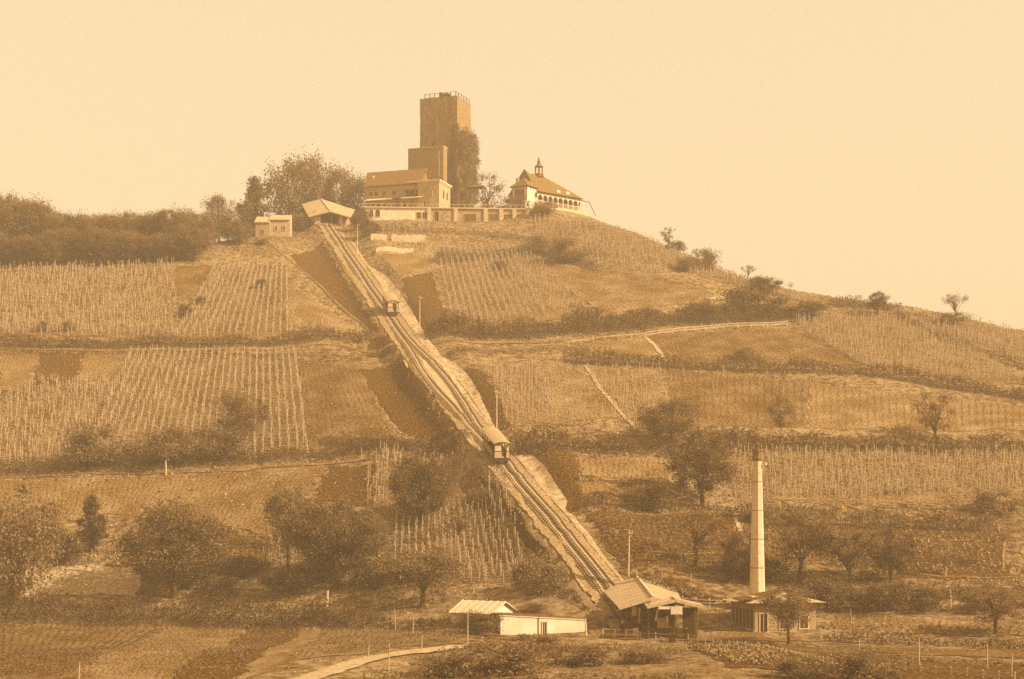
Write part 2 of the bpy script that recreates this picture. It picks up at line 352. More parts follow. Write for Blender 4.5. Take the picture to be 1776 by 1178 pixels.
for q_ in ([(622,640),(704,618),(816,752),(695,752)], [(505,445),(560,418),(660,575),(600,545)], [(697,486),(748,470),(778,560),(735,585)],
           [(806,640),(834,642),(884,738),(860,748)], [(928,790),(1000,790),(1006,886),(986,886)], [(832,822),(858,838),(985,1000),(920,960)], [(640,590),(684,588),(702,612),(640,618)]):
    sheet('embankment', q_, 'dark', off=0.09, ragged=0.4); OPENQ.append([G(*c)[:2] for c in q_])
def ribbon(name, pts, width, m, off=0.10, ragged=0.08):
    pl = dens(np.array([list(G(*p)) for p in pts]), 1.0, 5) if not hasattr(pts, 'shape') else pts
    vs = []; fs = []; uvs = []
    for i, p in enumerate(pl):
        d = pl[min(i + 1, len(pl) - 1), :2] - pl[max(i - 1, 0), :2]; d /= np.linalg.norm(d) + 1e-9; n = np.array([-d[1], d[0]])
        for k in range(5):
            t = (k / 4 - 0.5) * width * (1 + (rnd.uniform(-ragged, ragged) if k in (0, 4) else 0)); x, y = p[:2] + n * t; vs.append((x, y, hz(x, y) + off)); uvs.append((t, i))
        if i:
            for k in range(4): a = (i - 1) * 5 + k; fs.append((a, a + 5, a + 6, a + 1))
    me = bpy.data.meshes.new(name); me.from_pydata(vs, [], fs); me.materials.append(soil[m]); uv = me.uv_layers.new(name='UVMap')
    for lp in me.loops: uv.data[lp.index].uv = uvs[lp.vertex_index]
    o = bpy.data.objects.new(name, me); COL.objects.link(o); tag(o, kind='structure'); return o
ribbon('road', [(500,1192),(590,1160),(650,1143),(700,1134),(760,1128),(830,1122)], 2.6, 'path', off=0.13)
ribbon('path', [(0,604),(120,606),(300,608),(480,606),(600,601),(690,600)], 1.1, 'stubble', off=0.12)
ribbon('path', [(742,601),(860,594),(985,590)], 1.2, 'stubble', off=0.12)
ribbon('path', [(0,829),(180,822),(345,818),(570,805),(680,797)], .6, 'stubble', off=0.12)
ribbon('path', [(870,1000),(930,1008),(985,1014)], 1.2, 'stubble', off=0.12)
ribbon('path', [(1120,586),(1140,605),(1158,630)], 0.8, 'pale', off=0.12)
ribbon('path', [(1015,634),(1045,680),(1075,715),(1100,740)], 0.7, 'pale', off=0.13)
ribbon('path', [(1276,900),(1288,930),(1300,952)], 0.6, 'pale', off=0.13)
for pts_ in ([(1010,826),(1080,828),(1160,828)], [(1010,858),(1070,858),(1110,862)], [(1015,880),(1100,876),(1120,872)], [(1285,898),(1360,897),(1450,897)], [(1350,868),(1480,868),(1600,878)], [(1600,882),(1700,884)], [(1500,990),(1620,1000),(1776,1004)], [(1460,930),(1600,936),(1776,940)], [(1120,960),(1200,962),(1260,958)], [(390,932),(470,932)], [(0,888),(150,892),(290,890)]):
    ribbon('ledge', pts_, .4, 'stubble', off=.11, ragged=.5)
ribbon('path', [(455,415),(500,450),(560,500),(625,560),(640,575)], 0.5, 'stubble', off=0.13)

# ------------------------------------------------------------------ the cable railway
def along(name, prof, inner, m, off):
    """a strip of bare earth beside the line; prof lists (row, column of its outer edge) down the slope"""
    rows_ = [r_[0] for r_ in prof]; vs = []; fs = []; uvs = []; n = 0
    for i in range(len(TL)):
        py = YH - (TL[i, 2] - CZ) * F / TL[i, 1]
        if not (rows_[0] <= py <= rows_[-1]): continue
        d = TL[min(i + 1, len(TL) - 1), :2] - TL[max(i - 1, 0), :2]; d /= np.linalg.norm(d); nn = np.array([d[1], -d[0]])
        po = np.interp(py, rows_, [r_[1] for r_ in prof]); o_ = (po - (CX + TL[i, 0] / TL[i, 1] * F)) * TL[i, 1] / F / nn[0]; o_ = max(abs(o_), abs(inner) + .15) * (1 if inner > 0 else -1) + .1 * math.sin(i * .23) + rnd.uniform(-.05, .05)
        for k in range(7):
            t = inner + (o_ - inner) * k / 6; x, y = TL[i, :2] + nn * t; vs.append((x, y, hz(x, y) + off)); uvs.append((t, i * 1.0))
        if n:
            for k in range(6): a_ = (n - 1) * 7 + k; fs.append((a_, a_ + 7, a_ + 8, a_ + 1) if inner < 0 else (a_, a_ + 1, a_ + 8, a_ + 7)[::-1])
        n += 1
    me = bpy.data.meshes.new(name); me.from_pydata(vs, [], fs); me.materials.append(soil[m]); uv = me.uv_layers.new(name='UVMap')
    for lp in me.loops: uv.data[lp.index].uv = uvs[lp.vertex_index]
    me.polygons.foreach_set('use_smooth', [True] * len(me.polygons)); o = bpy.data.objects.new(name, me); COL.objects.link(o); tag(o, kind='structure')
along('bare_bank', [(425,606),(445,622),(480,668),(510,694),(530,706),(560,726),(590,744),(612,764),(625,790),(645,806),(690,834),(720,850),(752,862)], 2.4, 'spoil', .2)
along('bare_bank', [(788,902),(796,926),(820,948),(850,968),(872,984),(884,978),(896,996),(930,1028),(960,1050),(990,1066),(1004,1064)], 2.4, 'spoil', .2)
along('bare_bank', [(412,566),(470,598),(540,652),(600,690),(650,722),(700,764),(750,812)], -2.3, 'stubble', .11)
along('bare_bank', [(800,846),(850,880),(900,924),(950,968),(1000,1014),(1040,1042)], -2.3, 'tilled', .11)
soil['bed'] = mat('ballast', .30, .4, 3.0, bump=.1, coord='UV')
ballast = ribbon('track_bed', TL, 5.0, 'bed', off=0.16, ragged=0.1)
RAIL = mat('rail_steel', 0.09, 0.3, 3.0, rough=0.5); RAILTOP = mat('worn_timber_pale', 0.45, 0.25, 2.0); SLEEP = mat('sleeper_timber', 0.42, 0.35, 2.0)
tn = np.zeros((len(TL), 2)); 
for i in range(len(TL)):
    d = TL[min(i + 1, len(TL) - 1), :2] - TL[max(i - 1, 0), :2]; d /= np.linalg.norm(d); tn[i] = (d[1], -d[0])      # to the right when looking uphill
loopc = np.exp(-(np.abs(TL[:, 1] - 261) / 17.5) ** 2.4)        # 1 in the passing place
zt = np.array([hz(*p[:2]) for p in TL]) + 0.16
tk = thing('railway_track', (TL[0, 0], TL[0, 1], zt[0]), 'funicular track climbing the hill, widening into a passing place halfway up', 'railway track')
t0 = np.array([TL[0, 0], TL[0, 1], zt[0]])
def line_off(off, z=0.0): 
    p = np.c_[TL[:, :2] + tn * off[:, None], zt + z]; return p - t0
c_l = -0.62 - loopc * 1.0; c_r = 0.62 + loopc * 1.0
g = 0.5
for nm, off in (('rail', c_l - g), ('rail', c_l + g), ('rail', c_r - g), ('rail', c_r + g)):
    p = line_off(off, 0.2); mb = MB()
    for i in range(len(p) - 1): mb.beam(p[i], p[i + 1] + (p[i + 1] - p[i]) * 0.02, 0.07, 0.13)
    mb.build(nm, RAIL, tk)
for off in (c_l, c_r):
    p = line_off(off, 0.16); mb = MB()
    for i in range(len(p) - 1): mb.beam(p[i], p[i + 1] + (p[i + 1] - p[i]) * 0.02, 0.14, 0.12)
    mb.build('rack_rail', RAILTOP, tk)
mb = MB()
for off in (c_l, c_r):
    p = line_off(off, 0.06)
    for i in range(len(p) - 1):
        d = p[i + 1] - p[i]; a = math.atan2(d[1], d[0])
        for f_ in (0.0, 0.5): q = p[i] + d * f_; mb.box((q[0], q[1], q[2]), (0.22, 1.5, 0.14), a)
tag(mb.build('sleepers', SLEEP, tk), kind='stuff')
isl = [i for i in range(len(TL)) if loopc[i] > .12]; vs = []; fs = []
for j, i in enumerate(isl):
    hw_ = max(.05, c_r[i] - 0.95)
    for t in (-1, 1): vs.append((TL[i, 0] + tn[i, 0] * hw_ * t, TL[i, 1] + tn[i, 1] * hw_ * t, zt[i] + .06))
    if j: a = 2 * j; fs.append((a - 2, a - 1, a + 1, a))
me = bpy.data.meshes.new('bare_bank'); me.from_pydata(vs, [], fs); me.materials.append(mat('island_spoil', .42, .15, 1.0)); io = bpy.data.objects.new('bare_bank', me); COL.objects.link(io); tag(io, kind='structure')
# stone kerb beside the line
KERB = mat('kerb_stone', 0.36, 0.25, 1.0, bump=0.03)
for nm, s_, off in (('kerb_wall', 1, 2.75 + loopc * 0.9), ('kerb_wall', -1, -(2.45 + loopc * 0.9))):
    k = MB(); pts = [(TL[i, 0] + tn[i, 0] * off[i], TL[i, 1] + tn[i, 1] * off[i]) for i in range(10, len(TL) - 12)]
    for i in range(len(pts) - 1):
        a, b = pts[i], pts[i + 1]; za = hz(*a); zb = hz(*b)
        if s_ < 0 and (i // 5) % 9 != 0: continue
        k.beam((a[0], a[1], za - 0.02), (b[0], b[1], zb - 0.02), (0.42 if s_ > 0 else .28) + 0.16 * rnd.random(), 0.5 if s_ > 0 else .4)
    tag(k.build(nm, KERB), 'pale stone kerb along the %s side of the cable railway' % ('right' if s_ > 0 else 'left'), 'kerb')

GLASS = mat('window_glass', 0.10, 0.3, 1.0, rough=0.15); DARKWOOD = mat('dark_wood', 0.085, 0.3, 3.0); PAINT = mat('car_panel_paint', 0.38, 0.2, 3.0, rough=0.6)
CARROOF = mat('car_roof_canvas', 0.36, 0.12, 2.0); IRON = mat('black_iron', 0.04, 0.3, 3.0, rough=0.6); LWOOD = mat('light_trim', 0.5, 0.15, 3.0)
def make_car(idx, label):
    """stands at the downhill end; local -Y is downhill; floor and roof run parallel to the line"""
    q = TL[idx]; up = TL[idx + 6]; d = up - q; a = math.atan2(d[1], d[0]) - math.pi / 2; sl = d[2] / np.linalg.norm(d[:2])
    off = -0.62 if idx > 100 else 0.62
    cc = (c_l if idx < 90 else c_r)[idx]; loc = (q[0] + tn[idx, 0] * cc, q[1] + tn[idx, 1] * cc, zt[idx])
    r = thing('funicular_car', loc, label, 'funicular car', a, 'cable railway cars')
    sh = lambda x, y, z: (x, y, z + sl * y)
    w = 1.05; L = 5.6; mb = MB()
    mb.hexa([sh(-w, -.1, .75), sh(w, -.1, .75), sh(w, L, .75), sh(-w, L, .75)], [sh(-w, -.1, .92), sh(w, -.1, .92), sh(w, L, .92), sh(-w, L, .92)])
    mb.build('floor', DARKWOOD, r)
    ch = MB(); 
    for x in (-.55, .55): ch.hexa([sh(x - .06, -.2, .45), sh(x + .06, -.2, .45), sh(x + .06, L, .45), sh(x - .06, L, .45)], [sh(x - .06, -.2, .745), sh(x + .06, -.2, .745), sh(x + .06, L, .745), sh(x - .06, L, .745)])
    ch.box((0, -.28, .55), (1.7, .12, .3)); ch.box((-.6, -.45, .55), (.2, .25, .2)); ch.box((.6, -.45, .55), (.2, .25, .2)); ch.build('chassis', IRON, r)
    for yy in (0.7, 4.6):
        for x in (-.5, .5):
            wv = MB(); wv.tube([sh(x - .06, yy, .42), sh(x + .06, yy, .42)], .3, 12); wv.build('wheel', IRON, r)
    # end wall with door, two side walls with window openings
    for x0, x1, yp in ((-w, -.05, -.06), (.62, w, -.06)): pn = MB(); pn.box(((x0 + x1) / 2, yp, 1.42), (x1 - x0, .06, 1.0)); pn.build('end_panel', PAINT, r)
    dr = MB(); dr.box((.285, .95, 1.75), (.64, .05, 1.66)); dr.build('door', DARKWOOD, r)
    wn = MB(); wn.box((-.55, -.05, 2.42), (.9, .04, .85)); wn.build('window', mat('car_glass', 0.5, 0.1, 1.0, rough=0.2), r)
    w2 = MB(); w2.box((.84, -.05, 2.42), (.3, .04, .85)); w2.build('window', MATS['car_glass'], r)
    for x in (-w, w):
        sp = MB(); sp.hexa([sh(x - .03, 1.0, .93), sh(x + .03, 1.0, .93), sh(x + .03, L, .93), sh(x - .03, L, .93)], [sh(x - .03, 1.0, 1.75), sh(x + .03, 1.0, 1.75), sh(x + .03, L, 1.75), sh(x - .03, L, 1.75)])
        sp.build('side_panel', PAINT, r)
        for yy in (-.02, .98, 2.1, 3.3, 4.5, L - .06):
            po = MB(); po.hexa([sh(x - .05, yy - .04, .93), sh(x + .05, yy - .04, .93), sh(x + .05, yy + .04, .93), sh(x - .05, yy + .04, .93)], [sh(x - .05, yy - .04, 2.98), sh(x + .05, yy - .04, 2.98), sh(x + .05, yy + .04, 2.98), sh(x - .05, yy + .04, 2.98)]); po.build('post', DARKWOOD, r)
    rl = MB(); rl.box((0, -.12, 1.95), (2.1, .05, .07)); rl.box((0, -.12, 1.0), (2.1, .05, .09))
    for k in range(3): rl.box((.06 + k * .25, -.12, 1.45), (.035, .035, .9))
    rl.build('platform_railing', IRON, r)
    bn = MB(); 
    for yy in (1.8, 3.0, 4.2): bn.box((0, yy, 1.3 + sl * yy), (1.9, .4, .08)); bn.box((0, yy + .22, 1.6 + sl * yy), (1.9, .06, .55))
    bn.build('benches', DARKWOOD, r)
    ro = MB(); n = 8; vs = []
    for yy in (-.35, L + .25):
        for lay in (0, .09):
            for k in range(n + 1):
                x = -1.22 + 2.44 * k / n; vs.append(sh(x, yy, 3.0 + .26 * (1 - (x / 1.22) ** 2) + lay))
    A, B, C_, D = 0, n + 1, 2 * (n + 1), 3 * (n + 1); fs = []
    for k in range(n): fs += [(B + k, B + k + 1, D + k + 1, D + k), (A + k + 1, A + k, C_ + k, C_ + k + 1), (A + k, A + k + 1, B + k + 1, B + k), (C_ + k + 1, C_ + k, D + k, D + k + 1)]
    fs += [(A, B, D, C_), (A + n, C_ + n, D + n, B + n)]
    ro.add(vs, fs); ro.build('roof', CARROOF, r, smooth=False)
    fa = MB(); 
    for k in range(n):
        x0 = -1.22 + 2.44 * k / n; x1 = -1.22 + 2.44 * (k + 1) / n; z0 = 2.9 + .26 * (1 - (x0 / 1.22) ** 2); z1 = 2.9 + .26 * (1 - (x1 / 1.22) ** 2)
        fa.hexa([(x0, -.41, z0 - .12), (x1, -.41, z1 - .12), (x1, -.36, z1 - .12), (x0, -.36, z0 - .12)], [(x0, -.41, z0 + .06), (x1, -.41, z1 + .06), (x1, -.36, z1 + .06), (x0, -.36, z0 + .06)])
    fa.build('roof_fascia', DARKWOOD, r)
    lm = MB(); lm.tube([(.0, -.34, 1.15), (0, -.5, 1.15)], .12, 10); lm.build('headlight', LWOOD, r)
    return r
def near_idx(px, py):
    best = min(range(len(TL)), key=lambda i: abs(CZ + (YH - py) / F * TL[i, 1] - TL[i, 2] - 0.0)); return best
iA = int(np.argmin([abs((YH - (TL[i, 2] - CZ) * F / TL[i, 1]) - 806) for i in range(len(TL))] ))
iB = int(np.argmin([abs(YH - (TL[i, 2] - CZ) * F / TL[i, 1] - 549) for i in range(len(TL))]))
iA = int(np.argmin([abs(YH - (TL[i, 2] - CZ) * F / TL[i, 1] - 806) for i in range(len(TL))]))
carA = make_car(iA, 'lower roofed funicular car with an open end platform, below the passing place')
carB = make_car(iB, 'upper funicular car seen end-on high on the line near the hilltop')
# ------------------------------------------------------------------ buildings on the hilltop
STONE = mat('tower_stone', 0.235, 0.40, 1.1, bump=0.12, kind='stone', big=0.12); STONE2 = mat('shield_wall_stone', 0.26, 0.35, 1.3, bump=0.10, kind='stone', big=0.15)
PLASTER = mat('weathered_plaster', 0.52, 0.18, 0.5, bump=0.02, big=0.3); PLASTER2 = mat('grey_plaster', 0.36, 0.28, 0.6, bump=0.03, big=0.4); WHITE = mat('limewash', 0.68, 0.14, 0.6, bump=0.015, v2=0.76, big=0.3)
TILE = mat('roof_tiles', 0.18, 0.25, 2.5, bump=0.06, kind='boards'); BOARD = mat('roof_boarding', 0.42, 0.15, 0.7, bump=0.03, kind='boards'); BOARD2 = mat('roof_boarding_light', 0.55, 0.14, 0.8, bump=0.03, kind='boards')
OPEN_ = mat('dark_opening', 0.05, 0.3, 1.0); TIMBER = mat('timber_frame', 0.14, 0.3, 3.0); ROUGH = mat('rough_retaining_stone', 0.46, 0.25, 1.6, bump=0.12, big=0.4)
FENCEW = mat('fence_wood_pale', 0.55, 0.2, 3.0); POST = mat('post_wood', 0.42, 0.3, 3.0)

def window(parent, x, y, z, w, h, arched=False, m=None, ny=-1, frame=True, name='window'):
    """an opening in a wall whose face is at local y, facing -y: pane with a projecting surround"""
    mb = MB(); mb.box((x, y - 0.006 * 1, z + h / 2), (w, 0.03, h))
    if arched:
        n = 8; vs = [(x + w / 2 * math.cos(math.pi * k / n), y - .021, z + h + w / 2 * math.sin(math.pi * k / n)) for k in range(n + 1)]; mb.add(vs, [tuple(range(n, -1, -1))])
    p = mb.build(name, m or OPEN_, parent)
    if frame:
        f = MB(); t = .11
        f.box((x - w / 2 - t / 2, y - .05, z + h / 2), (t, .1, h + 2 * t)); f.box((x + w / 2 + t / 2, y - .05, z + h / 2), (t, .1, h + 2 * t))
        f.box((x, y - .055, z - t / 2), (w + 3 * t, .13, t)); 
        if not arched: f.box((x, y - .05, z + h + t / 2), (w, .1, t))
        f.box((x, y - .03, z + h / 2), (.05, .03, h)); f.build('frame', PLASTER, p)
    return p

# round-cornerless keep: a square stone tower
YT = 423; kx = (793 - CX) / F * YT; tz_top = CZ + (YH - 165.5) / F * YT; b0z = 84.0
tw = thing('castle_tower', (kx, YT, b0z), 'tall square stone castle tower on the hilltop with a railed lookout platform', 'castle tower', R(-20)); hh = tz_top - b0z
w_, d_ = 10.6, 9.7
mb = MB(); n = 16
# irregular shell: courses of blocks stepped a few centimetres so that the edges are not ruler-straight
zs = np.linspace(0, hh, 30); ring = []
for z in zs:
    r_ = []
    for k in range(n): r_.append((-w_ + w_ * k / n, 0))
    for k in range(n): r_.append((0, d_ * k / n))
    for k in range(n): r_.append((-w_ * k / n, d_))
    for k in range(n): r_.append((-w_, d_ - d_ * k / n))
    ring.append([(x + rnd.uniform(-.07, .07), y + rnd.uniform(-.07, .07), z + (rnd.uniform(-.15, .12) if z == zs[-1] else 0)) for x, y in r_])
m4 = 4 * n; vs = [p for r_ in ring for p in r_]; fs = [(i * m4 + k, i * m4 + (k + 1) % m4, (i + 1) * m4 + (k + 1) % m4, (i + 1) * m4 + k) for i in range(len(zs) - 1) for k in range(m4)]
fs.append(tuple(range((len(zs) - 1) * m4, len(zs) * m4))); mb.add(vs, fs); mb.build('masonry', STONE, tw)
for lx, lz, ww, h2 in ((-5.2, 12, .35, 1.3), (-4.4, 21.5, .5, 1.0), (-6.8, 27.5, .4, .9), (-2.2, 17.5, .3, 1.1)): window(tw, lx, -.07, lz, ww, h2, frame=False, name='arrow_slit')
mb = MB()
for px in (735, 744, 752, 771, 781, 790): mb.beam((-w_ + w_ * (px - 727) / 66, .25, hh), (-w_ + w_ * (px - 727) / 66, .25, hh + 1.15), .16)
for yy in (1.5, 3.4, 5.3, 7.2, 9.1): mb.beam((-.25, yy, hh), (-.25, yy, hh + 1.1), .16)
mb.beam((-w_ + 1, .25, hh + 1.1), (-.25, .25, hh + 1.1), .09); mb.beam((-.25, .25, hh + 1.05), (-.25, 9.2, hh + 1.05), .09); mb.build('railing', TIMBER, tw)
mb = MB(); mb.box((-5.0, 1.0, hh + .65), (.7, .9, 1.5)); mb.box((-3.6, 1.2, hh + .5), (1.5, .9, 1.15)); mb.box((-2.6, 1.1, hh + .4), (.6, .8, .8)); mb.build('stair_hatch', TIMBER, tw)

YA = 412; ax = (769 - CX) / F * YA; at = CZ + (YH - 254.5) / F * YA
an = thing('shield_wall', (ax, YA, 85), 'lower square stone wall block standing in front of the tall tower', 'castle wall', R(-20)); ha = at - 85
mb = MB(); mb.box((-4.9, 1.25, ha / 2), (9.8, 2.5, ha)); mb.build('masonry', STONE2, an)
mb = MB(); mb.box((-4.9, 1.25, ha + .12), (10.0, 2.7, .22)); mb.build('coping', PLASTER, an)
mb = MB(); mb.beam((-1.1, -.3, ha - 7.5), (-1.1, -.3, ha - 1.0), .12); mb.build('flagstaff', FENCEW, an)

# inn below the tower
YI = 399; ix = (763 - CX) / F * YI; inn = thing('hilltop_inn', (ix, YI, 88), 'three storey inn with tiled roof under the castle tower', 'inn', R(-18))
zz = lambda py, Y=YI: CZ + (YH - py) / F * Y - 88
L_ = 19.9; D_ = 7.4; ez = zz(317.5, 401); rz_ = zz(293, 405); tw0 = 5.6
mb = MB(); mb.box((-L_ / 2 - tw0 / 2, D_ / 2, ez / 2 - .75), (L_ - tw0, D_, ez + 1.5)); mb.build('wall', PLASTER2, inn)
mb = MB(); x0, x1 = -L_ - .25, -tw0 + .6; y0, y1, ym = -.45, D_ + .45, D_ * .55
mb.slab([(x0, y0, ez - .1), (x1, y0, ez - .1), (x1 + .2, ym, rz_), (x0 - 1.1, ym, rz_)], .18); mb.slab([(x1, y1, ez - .1), (x0, y1, ez - .1), (x0 - 1.1, ym + .01, rz_), (x1 + .2, ym + .01, rz_)], .18)
rf = mb.build('roof', TILE, inn)
mb = MB(); mb.add([(-L_ - .01, 0, ez), (-L_ - .01, D_, ez), (-L_ - 1.0, ym, rz_ - .2)], [(0, 2, 1)]); mb.build('gable', PLASTER2, inn)
mb = MB(); mb.add([(-tw0 + .3, 0.05, ez), (-tw0 + .3, D_, ez), (-tw0 + .3, ym, rz_ - .2)], [(0, 1, 2)]); mb.build('gable', TILE, inn)
mb = MB(); mb.box((-L_ + 1.0, ym - 1.9, (ez + rz_) / 2 + .1), (.7, .7, 1.5)); mb.build('dormer', PLASTER, rf)
# corner block with flat roof and cornice
mb = MB(); mb.box((-tw0 / 2, D_ / 2 - .3, ez / 2 - .75), (tw0, D_ + .6, ez + 1.5)); mb.build('corner_block', mat('corner_plaster', .43, .2, .8, bump=.03, big=.4), inn)
mb = MB(); mb.box((-tw0 / 2 - 1.2, D_ / 2 - .3, ez + .16), (tw0 + 3.2, D_ + 1.6, .3)); mb.box((-tw0 / 2, D_ / 2 - .3, ez - .15), (tw0 + .35, D_ + .9, .3)); mb.build('cornice', WHITE, inn)
# storeys: string course, canopy, openings
mb = MB(); sz = zz(339.5); sz2 = zz(336)
for a, b in ((-L_ + .3, -11.4), (-9.9, -1.9 - tw0 + 3)):
    mb.slab([(a, -1.3, sz - .25), (b, -1.3, sz - .25), (b, 0, sz + .3), (a, 0, sz + .3)], .14)
mb.build('balcony_roof', WHITE, inn)
for px in (642, 654, 667, 701, 714, 727, 739): window(inn, (px - 763) / 7.0 / .951, 0, zz(356), .9, 1.5)
window(inn, (687 - 763) / 7.0 / .951, 0, zz(358.5), 1.1, 2.0, name='door', m=OPEN_)
mb = MB(); mb.box((-11.0, -.9, zz(341)), (1.9, 1.8, .12)); mb.box((-11.8, -1.6, zz(350)), (.1, .1, 2.6)); mb.box((-10.2, -1.6, zz(350)), (.1, .1, 2.6)); mb.build('porch', TIMBER, inn)
window(inn, (682 - 763) / 6.66, 0, zz(333), .85, 1.1); window(inn, (704 - 763) / 6.66, 0, zz(333), .8, 1.2, m=GLASS); window(inn, (650 - 763) / 6.66, 0, zz(333), .85, 1.15); window(inn, (640 - 763) / 6.66, 0, zz(333), .85, 1.15); window(inn, (664 - 763) / 6.66, 0, zz(333), .85, 1.15); window(inn, (717 - 763) / 6.66, 0, zz(333), .8, 1.2)
mb = MB(); mb.box((-7.3, -.02, zz(331.5)), (3.2, .05, 1.35)); lg = mb.build('loggia', OPEN_, inn)
mb = MB(); 
for k in range(3): mb.box((-8.9 + k * 1.6, -.1, zz(331.5)), (.14, .14, 1.5))
mb.box((-7.3, -.1, zz(336.6)), (3.4, .14, .16)); mb.build('loggia_posts', TIMBER, lg)
window(inn, -3.0, -.6, zz(341), 2.3, 1.4, arched=True, m=PLASTER2); window(inn, -3.7, -.6, zz(357), .38, .9, arched=True, frame=False); window(inn, -2.8, -.6, zz(357), .38, .9, arched=True, frame=False)
# window on the sunlit side face (turned 90 degrees)
for yy in (2.6, 5.2): mb = MB(); mb.box((.01, yy, zz(334)), (.05, 1.0, 1.9)); mb.build('window', GLASS, inn)

# terrace wall in front of the inn
A_ = Vector(P3(632, 385, 396)); B_ = Vector(P3(916, 395, 398.5)); dv = (B_ - A_); LT = math.hypot(dv.x, dv.y); ta = math.atan2(dv.y, dv.x)
tr = thing('terrace_wall', (A_.x, A_.y, 84), 'long terrace wall below the inn, whitewashed on the left and panelled to the right', 'terrace wall', ta)
tl = lambda px: (px - 632) / 284 * LT
zt_ = lambda py: CZ + (YH - py) / F * 397.5 - 84
tt = zt_(362.5)
mb = MB(); mb.box((tl(741) / 2, 3.5, tt / 2 - 1), (tl(741), 7, tt + 2)); mb.build('whitewashed_wall', WHITE, tr)
mb = MB(); mb.box((tl(741) + (LT - tl(741)) / 2, 3.52, tt / 2 - 1), (LT - tl(741), 7, tt + 2)); mb.build('panelled_wall', PLASTER2, tr)
mb = MB(); mb.box((LT / 2, 3.4, tt + .14), (LT + .5, 7.5, .28)); mb.build('terrace_floor', PLASTER, tr)
mb = MB(); 
for px in range(634, 916, 9): mb.box((tl(px), -.2, tt + .66), (.1, .1, .8))
mb.box((LT / 2, -.2, tt + 1.06), (LT + .4, .12, .1)); mb.build('railing', LWOOD, tr)
for px in (744, 790, 842, 869, 892): pb = MB(); pb.box((tl(px), -.16, tt / 2 - .5), (.95, .36, tt + 1)); pb.build('pilaster', PLASTER, tr)
for px, ww in ((644, .85), (655, .95)): window(tr, tl(px), 0, zt_(377.5), ww, 1.25, arched=True)
for px in (726, 736): window(tr, tl(px), 0, zt_(380), .95, 1.5)
window(tr, tl(757), .02, zt_(387), 1.0, 2.3, arched=True, name='door')
window(tr, tl(777), .02, zt_(383), 2.4, 1.6, arched=True, m=PLASTER2)
for px in (815, 855, 880, 902): window(tr, tl(px), .02, zt_(386), 1.9 if px > 820 else 3.0, 2.1, m=TIMBER, name='timber_gate')
mb = MB(); mb.hexa([(LT - .9, -.7, -2), (LT + .5, -.7, -2), (LT + .5, .6, -2), (LT - .9, .6, -2)], [(LT - .6, -.25, tt), (LT + .35, -.25, tt), (LT + .35, .6, tt), (LT - .6, .6, tt)])
mb.build('buttress', WHITE, tr)
mb = MB(); mb.box((LT - .1, .15, tt + 1.1), (1.15, 1.1, 1.7)); mb.box((LT - .1, .15, tt + 2.05), (1.5, 1.4, .2)); ts = mb.build('sentry_turret', WHITE, tr)
mb = MB(); mb.box((LT - .1, -.42, tt + 1.2), (.35, .04, .8)); mb.build('window', OPEN_, ts)
mb = MB(); mb.box((-.6, .1, tt + .1), (1.3, 1.2, .12)); mb.box((-.6, -.5, tt + .9), (1.3, .08, .08)); mb.box((-1.2, -.5, tt + .5), (.08, .08, .9)); mb.box((-.1, -.5, tt + .5), (.08, .08, .9)); mb.build('side_balcony', LWOOD, tr)

# half timbered pavilion and hall
YP = 401; pv_ = thing('garden_pavilion', ((914 - CX) / F * YP, YP, 89), 'square half timbered pavilion with a pyramid roof on the hilltop', 'pavilion', R(-33.5))
zp = lambda py, Y=402: CZ + (YH - py) / F * Y - 89
pw = 4.5; ph = zp(323)
mb = MB(); mb.box((-pw / 2, pw / 2, ph / 2 - 1), (pw, pw, ph + 2)); mb.build('wall', mat('pavilion_plaster', .68, .12, 1.0), pv_)
mb = MB(); o = .5; c = (-pw / 2, pw / 2); zr = zp(308, 404)
q = [(-pw - o, -o), (o, -o), (o, pw + o), (-pw - o, pw + o)]
for k in range(4): a, b = q[k], q[(k + 1) % 4]; mb.add([(a[0], a[1], ph - .05), (b[0], b[1], ph - .05), (c[0], c[1], zr)], [(0, 1, 2)])
mb.add([(x, y, ph - .05) for x, y in q], [(3, 2, 1, 0)]); mb.build('roof', TILE, pv_)
mb = MB()
for k in range(6): x = -pw + .08 + (pw - .16) * k / 5; mb.box((x, -.03, ph / 2), (.16, .06, ph))
for z in (.12, ph * .55, ph - .15): mb.box((-pw / 2, -.04, z), (pw, .06, .16))
mb.build('timber_framing', TIMBER, pv_); mb = MB()
for k in range(4): y = .08 + (pw - .16) * k / 3; mb.box((.03, y, ph - .5), (.06, .14, .7))
mb.box((.035, pw / 2, ph - .12), (.07, pw, .14)); mb.build('timber_framing', TIMBER, pv_)
for k in (1, 2, 3): window(pv_, -pw + pw * (k + .0) / 5 + .9 - .45, -.01, ph * .6, .55, ph * .3, m=GLASS, frame=False)
mb = MB(); mb.box((-pw - .4, 3.2, ph * .5 + 1.4), (.55, .55, ph + 2.6)); mb.box((-pw - .4, 3.2, ph + 2.72), (.75, .75, .18)); mb.build('chimney', PLASTER2, pv_)

